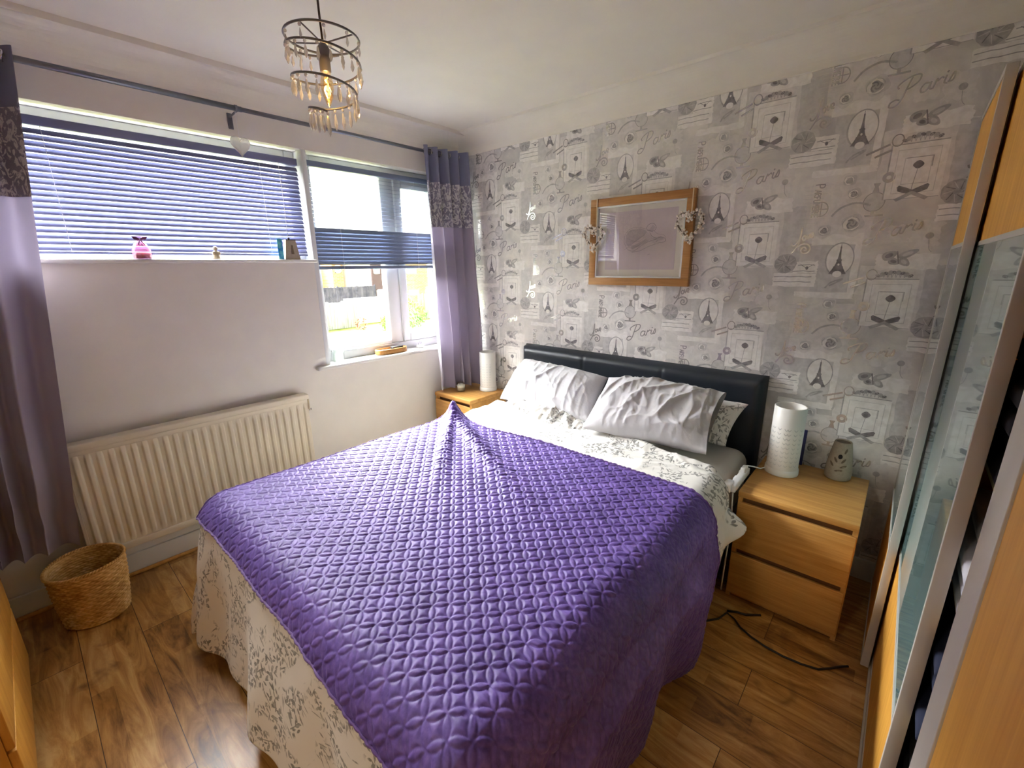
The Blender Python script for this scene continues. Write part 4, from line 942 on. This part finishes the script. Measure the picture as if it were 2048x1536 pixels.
# ------------------------------------------------------------------ curtains, rail
RX, RZ = 0.105, 2.293
t = thing('curtain_rail', 'long grey metal curtain rail above both windows', 'curtain rail', (RX, -1.4, RZ))
mb = MB(); mb.tube([(RX, -2.95, RZ), (RX, -1.56, RZ)], .0125, 14); mb.tube([(RX, -1.56, RZ), (RX, -.04, RZ)], .0105, 14); mb.build('pole', M_steel, t)
mb = MB(); mb.ball((RX, -.03, RZ), .02, 0, 14, 10); mb.build('finial', M_steel, t)
for y in (-1.585, -.2, -2.8):
    mb = MB(); mb.box(.0, .007, y - .012, y + .012, RZ - .075, RZ + .0, 0, .003); mb.tube([(.004, y, RZ - .02), (RX, y, RZ - .012)], .005, 8); mb.tube([(RX, y - .006, RZ), (RX, y + .006, RZ)], .0155, 14); mb.box(.004, .012, y - .006, y + .006, RZ - .07, RZ - .055, 0, .003); mb.build('bracket', M_steel, t)
def curtain(label, yT0, yT1, yB0, yB1, zb, pleats, ampT, ampB, xT, xB, phase, seed, bandz, xe=(0, 0), skew=None, ny=260, nz=150, gather=None):
    t = thing('curtain', label, 'curtain', (xT, (yT0 + yT1) / 2, zb), 'mauve eyelet curtains')
    s = np.linspace(0, 1, ny); zt = RZ + .035
    def surf(z0, z1, nzz, off=0.0):
        z = np.linspace(z0, z1, nzz); S, Zz = np.meshgrid(s, z, indexing='ij'); q = np.clip((zt - Zz) / (zt - zb), 0, 1)
        y = (yT0 + (yT1 - yT0) * S) * (1 - q) + (yB0 + (yB1 - yB0) * S) * q
        g = np.random.default_rng(seed); warp = .10 * np.sin(2 * PI * (S * 1.3 + .2)) + .05 * np.sin(q * 3 + S * 9)
        ph = 2 * PI * pleats * (S + warp * q * .5) + phase
        amp = ampT + (ampB - ampT) * q
        x = xT + (xB - xT) * q + (xe[0] * (1 - q) + xe[1] * q) * S ** 2.5 + amp * np.sin(ph) + .25 * amp * np.sin(2 * ph + 1) * q + .006 * np.sin(Zz * 9 + S * 17) * q
        y = y + .35 * amp * np.cos(ph) * q
        if gather:
            gz, gw, ga = gather; k = np.exp(-((Zz - gz) / gw) ** 2); x = x + ga * k * np.sin(S * 37 + Zz * 22); y = y + ga * .6 * k * np.sin(S * 25 + Zz * 31)
        nx_ = np.gradient(y, axis=0); ny_ = -np.gradient(x, axis=0); L = np.hypot(nx_, ny_) + 1e-9
        x = x + off * nx_ / L; y = y + off * ny_ / L
        return np.maximum(x, .012 if zb > .5 else .012), y, Zz, S * 1.5, Zz
    mb = MB(); A = surf(zb, zt, nz); mb.grid(A[0], A[1], A[2], U=A[3], V=A[4]); mb.build('drape', M_curtain, t)
    mb = MB()
    for off in (.0015, -.0015): A = surf(bandz[0], bandz[1], 60, off); mb.grid(A[0], A[1], A[2], U=A[3], V=A[4])
    mb.build('sequin_band', M_sequin, t)
    mb = MB()
    for off in (.0016, -.0016): A = surf(bandz[1], zt, 30, off); mb.grid(A[0], A[1], A[2], U=A[3], V=A[4])
    mb.build('header', M_curtain_d, t)
    for k in range(int(pleats * 2)):
        sk_ = (k + .5) / (pleats * 2); yk = yT0 + (yT1 - yT0) * sk_
        mb = MB(); mb.tube([(RX + .019 * math.cos(a), yk + .004 * math.sin(2 * a), RZ + .019 * math.sin(a)) for a in np.linspace(0, 2 * PI, 20, endpoint=False)], .0035, 8, closed=True); mb.build('eyelet', M_chrome, t)
    return t
curtain('mauve satin curtain with sequin band beside the tall window, resting on the corner drawers', -.43, -.045, -.40, -.035, .575, 4.5, .030, .05, RX, .13, .4, 4, (1.80, 2.10), xe=(.05, .13))
curtain('mauve satin curtain with sequin band over the window wall end, above the woven basket', -2.95, -2.335, -2.95, -2.545, .33, 5, .030, .03, RX, .15, 1.2, 9, (1.80, 2.12), gather=(.5, .12, .004))

# ------------------------------------------------------------------ woven basket
t = thing('waste_basket', 'round woven seagrass basket on the floor by the radiator', 'basket', (.225, -2.54, 0)); c = (.225, -2.54, 0)
def weave():
    n, rows = 300, 25; per = 6; v = []; f = []; k = rows * per + 1
    H = .265
    for i in range(n):
        a = 2 * PI * i / n
        for j in range(k):
            row = j / per; z = H * j / (k - 1); base = .110 + .021 * (z / H) + .004 * math.sin(PI * z / H)
            ri = int(row); bulge = abs(math.sin(PI * row)); w = math.cos(a * 30 + PI * ri) * .0022
            wig = .0025 * math.sin(3 * a + z * 9)
            v.append((c[0] + (base + wig + .0032 * bulge + w * bulge) * math.cos(a), c[1] + (base + wig + .0032 * bulge + w * bulge) * math.sin(a), z + .002 + .004 * math.sin(2 * a + 1) * (z / H)))
    for i in range(n):
        for j in range(k - 1):
            x = i * k + j; y = ((i + 1) % n) * k + j; f.append((x, y, y + 1, x + 1))
    return v, f
def m_weave():
    t_ = NT('seagrass_weave'); tc = t_.n('TexCoord'); mp = t_.n('Mapping', {'Vector': tc.outputs['Object'], 'Scale': (30, 30, 90)}); nz = t_.n('TexNoise', {'Vector': mp.outputs[0], 'Scale': 1.0, 'Detail': 4.0})
    w2 = t_.n('TexNoise', {'Vector': tc.outputs['Object'], 'Scale': 8.0, 'Detail': 2.0})
    col = t_.ramp(t_.math('ADD', t_.math('MULTIPLY', nz.outputs['Fac'], .6), t_.math('MULTIPLY', w2.outputs['Fac'], .4)), [(.35, srgb(170, 124, 60)), (.52, srgb(214, 170, 100)), (.66, srgb(236, 204, 144))])
    return t_.done(t_.bsdf(Base_Color=col, Roughness=.75, Normal=t_.bump(nz.outputs['Fac'], .4, .002)))
M_weave = m_weave()
mb = MB(); v, f = weave(); mb.add(v, f, 0, True); ob = mb.build('woven_wall', M_weave, t); sm = ob.modifiers.new('thickness', 'SOLIDIFY'); sm.thickness = .005; sm.offset = -1
mb = MB()
for st in range(2): mb.tube([(c[0] + (.1335 + .003 * math.cos(a * 36 + st * PI)) * math.cos(a), c[1] + (.1335 + .003 * math.cos(a * 36 + st * PI)) * math.sin(a), .267 + .003 * math.sin(a * 36 + st * PI) + .004 * math.sin(2 * a + 1)) for a in np.linspace(0, 2 * PI, 290, endpoint=False)], .0042, 6, closed=True)
mb.build('rim', M_weave, t)
mb = MB(); mb.lathe([(0, .006), (.11, .006), (.11, .012), (0, .012)], c, 40); mb.build('base', M_weave, t)

# ------------------------------------------------------------------ pendant light
pc = (1.35, -1.762)
t = thing('pendant_light', 'spiral crystal pendant with a glowing candle bulb hanging from the ceiling', 'pendant light', (pc[0], pc[1], 1.93))
M_brass = plain('antique_nickel', srgb(122, 119, 118), .35, .6)
mb = MB(); mb.tube([(pc[0] - .012, pc[1] + .006, CEIL - .02), (pc[0] - .01, pc[1] + .004, 2.33), (pc[0] - .003, pc[1], 2.24), (pc[0], pc[1], 2.17)], .0032, 8); mb.build('flex', plain('brown_flex', srgb(82, 66, 56), .6), t)
mb = MB(); mb.lathe([(0, CEIL - .03), (.03, CEIL - .028), (.045, CEIL - .006), (.046, CEIL), (0, CEIL)], (pc[0] - .012, pc[1] + .006, 0), 24); mb.build('ceiling_rose', M_white, t)
mb = MB(); mb.lathe([(0, 2.165), (.008, 2.165), (.018, 2.15), (.021, 2.13), (.021, 2.122), (.016, 2.12), (.016, 2.09), (0, 2.09)], (pc[0], pc[1], 0), 20); mb.build('lamp_holder', M_brass, t)
def t_bulb():
    q = NT('glowing_filament_bulb'); em = q.n('Emission', {'Color': (1.0, .55, .16, 1), 'Strength': 9.0}); return q.done(em)
mb = MB(); mb.tube([(pc[0] + .004 * math.cos(k * 1.3), pc[1] + .004 * math.sin(k * 1.3), 2.08 - k * .0042) for k in range(15)], .0022, 6); mb.build('filament', t_bulb(), t)
mb = MB(); mb.lathe([(.012, 2.09), (.014, 2.08), (.0185, 2.06), (.0185, 2.045), (.013, 2.02), (.005, 2.0), (0, 1.995)], (pc[0], pc[1], 0), 20); mb.build('bulb', glassy('amber_bulb_glass', (1, .82, .5, 1), .2), t)
bl = light('bulb_light', 'POINT', (pc[0], pc[1], 2.052), 0.35, (1.0, .72, .42)); bl.data.shadow_soft_size = .012
Rt = .104; spir = []
mb = MB(); mb.tube([(pc[0] + Rt * math.cos(a), pc[1] + Rt * math.sin(a), 2.176) for a in np.linspace(0, 2 * PI, 64, endpoint=False)], .0034, 8, closed=True)
for a in (.5, .5 + PI / 2): mb.tube([(pc[0] + Rt * math.cos(a), pc[1] + Rt * math.sin(a), 2.176), (pc[0], pc[1], 2.163), (pc[0] - Rt * math.cos(a), pc[1] - Rt * math.sin(a), 2.176)], .0022, 6)
TURN = 2.55 * 2 * PI; a0 = 2.2
for k in range(150):
    q = k / 149; a = a0 + TURN * q; r = Rt * (1 - .0) * np.interp(q, [0, .45, .75, 1], [1, .97, .78, .42]); spir.append((pc[0] + r * math.cos(a), pc[1] + r * math.sin(a), np.interp(q, [0, .12, 1], [2.174, 2.15, 1.972])))
mb.tube(spir, .0034, 8); mb.build('spiral_frame', M_brass, t)
def drop(p, L, w, seed):
    g = random.Random(seed); mb = MB(); x, y, z = p
    mb.ball((x, y, z - .007), .005, 0, 8, 4); n = 6; prof = [(0, 0), (w * .45, -.006), (w, -L * .62), (w * .55, -L * .85), (0, -L)]
    v = []; f = []; ro = g.uniform(0, 1)
    for i in range(n):
        a = 2 * PI * i / n + ro
        for r, dz in prof: v.append((x + r * math.cos(a), y + r * math.sin(a), z - .013 + dz))
    m = len(prof)
    for i in range(n):
        for j in range(m - 1): q = i * m + j; s = ((i + 1) % n) * m + j; f.append((q, s, s + 1, q + 1))
    mb.add(v, f, 0, False); return mb
g = random.Random(11); seq = []
for k in range(10): a = 2 * PI * k / 10 + .2; seq.append(((pc[0] + Rt * math.cos(a), pc[1] + Rt * math.sin(a), 2.174), .03, .0042))
for k in range(5, 150, 3):
    q = k / 149; seq.append((spir[k], .03 + .022 * q + g.uniform(-.004, .006), .0052 + .0018 * q))
for i, (p, L, w) in enumerate(seq): drop(p, L, w, i).build('crystal_drop', M_crystal, t)

# ------------------------------------------------------------------ things on the sills and by the windows
zs = SILL_L + .004
t = thing('bottle', 'squat pink glass bottle with a bow on the high windowsill', 'bottle', (.004, -2.063, zs)); c = (.004, -2.063, zs)
M_pink = glassy('pink_glass', (.84, .64, .76, 1), .4, .05)
mb = MB(); mb.lathe([(0, 0), (.034, 0), (.0375, .006), (.039, .03), (.037, .045), (.026, .066), (.016, .078), (.013, .082), (.013, .1), (.017, .104), (.0, .104)], c, 32); mb.build('glass_body', M_pink, t)
mb = MB(); mb.lathe([(0, .003), (.034, .003), (.0365, .03), (0, .032)], c, 28); mb.build('liquid', plain('rose_liquid', srgb(200, 120, 135), .3), t)
mb = MB()
for s in (-1, 1): mb.add([(c[0] + .014, c[1], c[2] + .09), (c[0] + .02, c[1] + s * .012, c[2] + .1), (c[0] + .018, c[1] + s * .03, c[2] + .102), (c[0] + .018, c[1] + s * .022, c[2] + .088)], [(0, 1, 2, 3)]); mb.tube([(c[0] + .016, c[1], c[2] + .09), (c[0] + .034, c[1] + s * .012, c[2] + .064)], .0022, 6)
mb.tube([(c[0] + .0145 * math.cos(a), c[1] + .0145 * math.sin(a), c[2] + .089) for a in np.linspace(0, 2 * PI, 16, endpoint=False)], .003, 6, closed=True); mb.build('ribbon_bow', plain('plum_ribbon', srgb(96, 40, 90), .5), t)
t = thing('figurine', 'tiny beige figurine in the middle of the high windowsill', 'figurine', (-.005, -1.752, zs)); c = (-.005, -1.752, zs); M_fig = plain('beige_resin', srgb(176, 160, 136), .6, noise=.15, nscale=90)
mb = MB(); mb.lathe([(0, 0), (.017, 0), (.018, .006), (.015, .02), (.016, .032), (.011, .042), (0, .046)], c, 18); mb.build('body', M_fig, t)
mb = MB(); mb.ball((c[0], c[1], c[2] + .055), .011, 0, 12, 9); mb.ball((c[0] + .008, c[1] + .013, c[2] + .03), .006, 0, 8, 6, (1, 1, 1.6)); mb.ball((c[0] + .008, c[1] - .013, c[2] + .03), .006, 0, 8, 6, (1, 1, 1.6)); mb.build('head_and_arms', M_fig, t)
t = thing('ornament_house', 'tapered beige ornament with a dark top on the high windowsill', 'ornament', (0, -1.365, zs)); c = (0, -1.365, zs)
def frust(mb, c, w0, d0, w1, d1, z0, z1):
    v = [(c[0] + sx * d / 2, c[1] + sy * w / 2, c[2] + z) for z, w, d in ((z0, w0, d0), (z1, w1, d1)) for sx, sy in ((-1, -1), (1, -1), (1, 1), (-1, 1))]
    mb.add(v, [(3, 2, 1, 0), (4, 5, 6, 7), (0, 1, 5, 4), (1, 2, 6, 5), (2, 3, 7, 6), (3, 0, 4, 7)])
mb = MB(); frust(mb, c, .086, .04, .056, .03, 0, .108); mb.build('body', M_stone, t)
mb = MB(); frust(mb, c, .058, .032, .054, .03, .108, .112); mb.ball((c[0], c[1] - .004, c[2] + .118), .006, 0, 10, 8); mb.build('top', M_blackmat, t)
mb = MB(); frust(mb, (c[0] + .0206, c[1] + .002, c[2]), .014, .003, .006, .003, .03, .08); mb.build('carved_slot', M_stonedark, t)
mb = MB(); mb.box(.006, .0085, -1.44, -1.411, zs, zs + .115, 0, .001); o = mb.build('photo_card', [m_noise2('blue_card_print', srgb(40, 120, 190), srgb(130, 220, 220), 26)]); tag(o, 'bright blue picture card leaning by the tapered ornament', 'card')
zr = SILL_R + .004
t = thing('tumbler', 'clear glass tumbler on the low windowsill', 'glass', (-.045, -1.125, zr)); c = (-.045, -1.125, zr)
mb = MB(); mb.lathe([(0, 0), (.034, 0), (.036, .004), (.041, .085), (.038, .085), (.034, .008), (0, .008)], c, 32); mb.build('glass_body', M_glass, t)
t = thing('tray', 'oval wooden tray holding small things on the low windowsill', 'tray', (-.03, -.72, zr)); c = (-.03, -.72, zr)
def oval(mb, c, ry, rx, prof):
    k = len(prof); n = 56; v = []; f = []
    for i in range(n):
        a = 2 * PI * i / n; sy = math.copysign(abs(math.cos(a)) ** .6, math.cos(a)); sx = math.copysign(abs(math.sin(a)) ** .8, math.sin(a))
        for off, z in prof: v.append((c[0] + (rx + off) * sx, c[1] + (ry + off) * sy, c[2] + z))
    for i in range(n):
        for j in range(k - 1): x = i * k + j; y = ((i + 1) % n) * k + j; f.append((x, y, y + 1, x + 1))
    mb.add(v, f, 0, True)
mb = MB(); oval(mb, c, .125, .048, [(-.02, 0), (0, 0), (.002, .004), (.003, .036), (-.002, .038), (-.005, .034), (-.006, .006), (-.04, .006)]); mb.build('rim', M_frameoak, t)
mb = MB(); oval(mb, c, .1, .03, [(-.0295, .0062), (.02, .0062), (.02, .009), (-.0295, .009)]); mb.build('lining', M_cord, t)
mb = MB(); mb.box(-.05, -.012, -.715, -.625, zr + .012, zr + .044, 0, .003); tag(mb.build('small_box', M_blackmat), 'small dark box standing in the oval wooden tray', 'box')
mb = MB(); mb.ball((-.03, -.79, zr + .02), .014, 0, 12, 8); tag(mb.build('trinket', M_chrome), 'small silver trinket in the oval wooden tray', 'trinket')
t = thing('mains_plug', 'white mains plug with its pins up on the low windowsill', 'plug', (-.03, -.455, zr))
mb = MB(); mb.box(-.052, -.008, -.482, -.43, zr, zr + .026, 0, .008); mb.build('body', M_white_pl, t)
for y, h in ((-.472, .02), (-.442, .02), (-.457, .026)): mb = MB(); mb.box(-.034, -.028, y - .003, y + .003, zr + .025, zr + .025 + h); mb.build('pin', M_chrome, t)
# glass heart hanging from the rail bracket
t = thing('glass_ornament', 'clear glass heart hanging under the curtain rail', 'ornament', (.108, -1.588, 2.08)); cx, cy_, cz = .115, -1.592, 2.122
mb = MB()
def hp2(q, s): return (cy_ + s * 16 * math.sin(q) ** 3 / 17, cz + s * (13 * math.cos(q) - 5 * math.cos(2 * q) - 2 * math.cos(3 * q) - math.cos(4 * q)) / 15)
n = 40; v = []; f = []
for dx, s in ((-.002, .036), (-.006, .046), (0, .05), (.006, .046), (.002, .036)):
    for k in range(n): a = hp2(2 * PI * k / n, s); v.append((cx + dx, a[0], a[1]))
for r in range(4):
    for k in range(n): f.append((r * n + k, r * n + (k + 1) % n, (r + 1) * n + (k + 1) % n, (r + 1) * n + k))
f.append(tuple(range(n - 1, -1, -1))); f.append(tuple(4 * n + k for k in range(n)))
mb.add(v, f, 0, True); mb.build('heart', M_crystal, t)
mb = MB(); mb.tube([(cx, cy_, cz + .016), (RX + .003, cy_, RZ - .013)], .0008, 5); mb.build('thread', M_cord, t)

# ------------------------------------------------------------------ sliding wardrobe
WZ = 2.05; D1, D2, TH = 2.873, 2.9055, .0255
t = thing('sliding_wardrobe', 'large sliding wardrobe of honey wood and pale green glass', 'wardrobe', (3.2, -1.5, 0)); tw = t
mb = MB(); mb.box(2.945, 3.5, -.045, -.02, 0, WZ); mb.build('side_panel', M_bamboo, t)
mb = MB(); mb.box(2.945, 3.5, -3.05, -3.025, 0, WZ); mb.build('side_panel', M_bamboo, t)
mb = MB(); mb.box(3.485, 3.5, -3.02, -.05, 0, WZ); mb.build('back_panel', M_bamboo, t)
mb = MB(); mb.box(2.945, 3.5, -3.05, -.02, WZ - .03, WZ); mb.build('top_panel', M_bamboo, t)
mb = MB(); mb.box(2.945, 3.485, -3.02, -.05, .0, .06); mb.build('plinth', M_bamboo, t)
for y in (-1.0, -2.02): mb = MB(); mb.box(2.955, 3.485, y - .011, y + .011, .06, WZ - .03); mb.build('partition', M_bamboo, t)
for z in (1.12, .84, .56, .30):
    mb = MB(); mb.box(2.96, 3.485, -2.005, -1.013, z - .018, z, 0, .002); sh = mb.build('shelf', M_bamboo, t)
    mb = MB(); mb.box(2.957, 2.9605, -2.005, -1.013, z - .018, z); mb.build('edge_strip', plain('pale_edge_strip', srgb(220, 206, 170), .5) if z == 1.12 else bpy.data.materials['pale_edge_strip'], sh)
for z0, z1, nm in ((-.0, .012, 'bottom_track'), (WZ - .035, WZ, 'top_track')):
    mb = MB(); mb.box(2.90 if z0 < 1 else 2.935, 2.945, -3.05, -.02, z0, z1); mb.build(nm, M_alu, t)
def m_wglass():
    q = NT('pale_green_back_painted_glass'); tc = q.n('TexCoord'); return q.done(q.bsdf(Base_Color=srgb(150, 184, 182), Roughness=.04, Specular_IOR_Level=.6, Coat_Weight=.6, Coat_Roughness=.01))
M_wglass = m_wglass()
def door(x, y0, y1, parts, grip=.022):
    """y0 = far edge, y1 = near edge"""
    d = None; mb = MB(); e = .0028
    mb.box(x, x + TH, y0 - grip, y0, .014, WZ - .018, 0, .0012); mb.box(x, x + TH, y1, y1 + grip, .014, WZ - .018, 0, .0012)
    mb.box(x, x + TH, y1 + grip, y0 - grip, .014, .04); mb.box(x, x + TH, y1 + grip, y0 - grip, WZ - .04, WZ - .018)
    d = mb.build('sliding_door', M_alu, tw)
    for z0, z1, mat, nm in parts:
        mb = MB(); mb.box(x + e, x + TH - .004, y1 + grip, y0 - grip, z0 + .006, z1 - .006); mb.build(nm, mat, d)
        if z1 < WZ - .1: mb = MB(); mb.box(x + .0006, x + TH - .002, y1 + grip, y0 - grip, z1 - .006, z1 + .006); mb.build('divider_bar', M_alu, d)
WG = [(.034, .52, M_bamboo, 'wood_panel'), (.52, 1.57, M_wglass, 'glass_panel'), (1.57, WZ - .034, M_bamboo, 'wood_panel')]
door(D1, -.035, -.632, WG, .008); door(D2, -.52, -1.425, WG, .012); door(D1, -1.909, -2.95, [(.034, WZ - .034, M_bamboo, 'wood_panel')], .072)
# clothes on the wardrobe shelves
def garment(label, z, y, n_, mat, hh, grp, x0=2.947, w=.36, dp=.30):
    g = random.Random(int(z * 1000 + y * 10))
    for k in range(n_):
        nx_, ny_ = 26, 26; s = np.sin(np.linspace(-PI / 2, PI / 2, nx_)); A, B = np.meshgrid(s, s, indexing='ij'); dx, dy = g.uniform(-.012, .012), g.uniform(-.015, .015)
        px = x0 + dp / 2 + dx + A * dp / 2; py = y + dy + B * w / 2; pr_ = np.clip(1 - np.abs(A) ** 14, 0, 1) ** .35 * np.clip(1 - np.abs(B) ** 14, 0, 1) ** .35
        z0 = z + k * hh + .001; mid = z0 + hh * .48; wob = .003 * ripple(A * .3, B * .3, k + 5, 6, 8, 20)
        mb = MB(); mb.grid(px, py, mid + pr_ * (hh * .46 + wob * .5)); mb.grid(px[::-1], py, mid - pr_ * hh * .44)
        o = mb.build('folded_garment', mat, weld=True); tag(o, label, 'clothes', grp)
garment('folded black garment piled on the top wardrobe shelf', 1.12, -1.31, 5, plain('black_knit', srgb(16, 15, 17), .9), .05, 'black clothes on the top wardrobe shelf')
garment('folded white garment piled on the wardrobe shelf', .84, -1.31, 4, plain('white_jersey', srgb(226, 226, 236), .9), .045, 'white clothes on the wardrobe shelf')
garment('folded navy garment on the lower wardrobe shelf', .56, -1.31, 4, plain('navy_denim', srgb(26, 32, 58), .9), .05, 'navy clothes in the wardrobe')
garment('folded charcoal garment on the lowest wardrobe shelf', .30, -1.31, 4, plain('charcoal_cloth', srgb(32, 34, 38), .9), .045, 'charcoal clothes in the wardrobe')

# ------------------------------------------------------------------ chest of drawers at the left edge (front towards the bed)
t = thing('chest_of_drawers', 'honey wood chest of drawers at the near left edge of the room', 'chest of drawers', (.75, -3.0, 0))
cx0, cx1, cy0, cy1, ch = .36, 1.16, -3.2, -2.765, .78
mb = MB(); mb.box(cx0, cx0 + .02, cy0, cy1 - .018, 0, ch - .025); mb.box(cx1 - .02, cx1, cy0, cy1 - .018, 0, ch - .025); mb.box(cx0 + .02, cx1 - .02, cy0, cy0 + .01, .02, ch - .025); mb.box(cx0 + .02, cx1 - .02, cy0 + .01, cy1 - .05, .0, .05); mb.build('carcass', M_bamboo, t)
mb = MB(); mb.box(cx0, cx1, cy0, cy1, ch - .025, ch, 0, .003); mb.build('top_panel', M_bamboo, t)
for k in range(3):
    z0 = .03 + k * .238
    mb = MB(); mb.box(cx0 + .003, cx1 - .003, cy1 - .018, cy1, z0, z0 + .23, 0, .003); mb.build('drawer', M_bamboo, t)
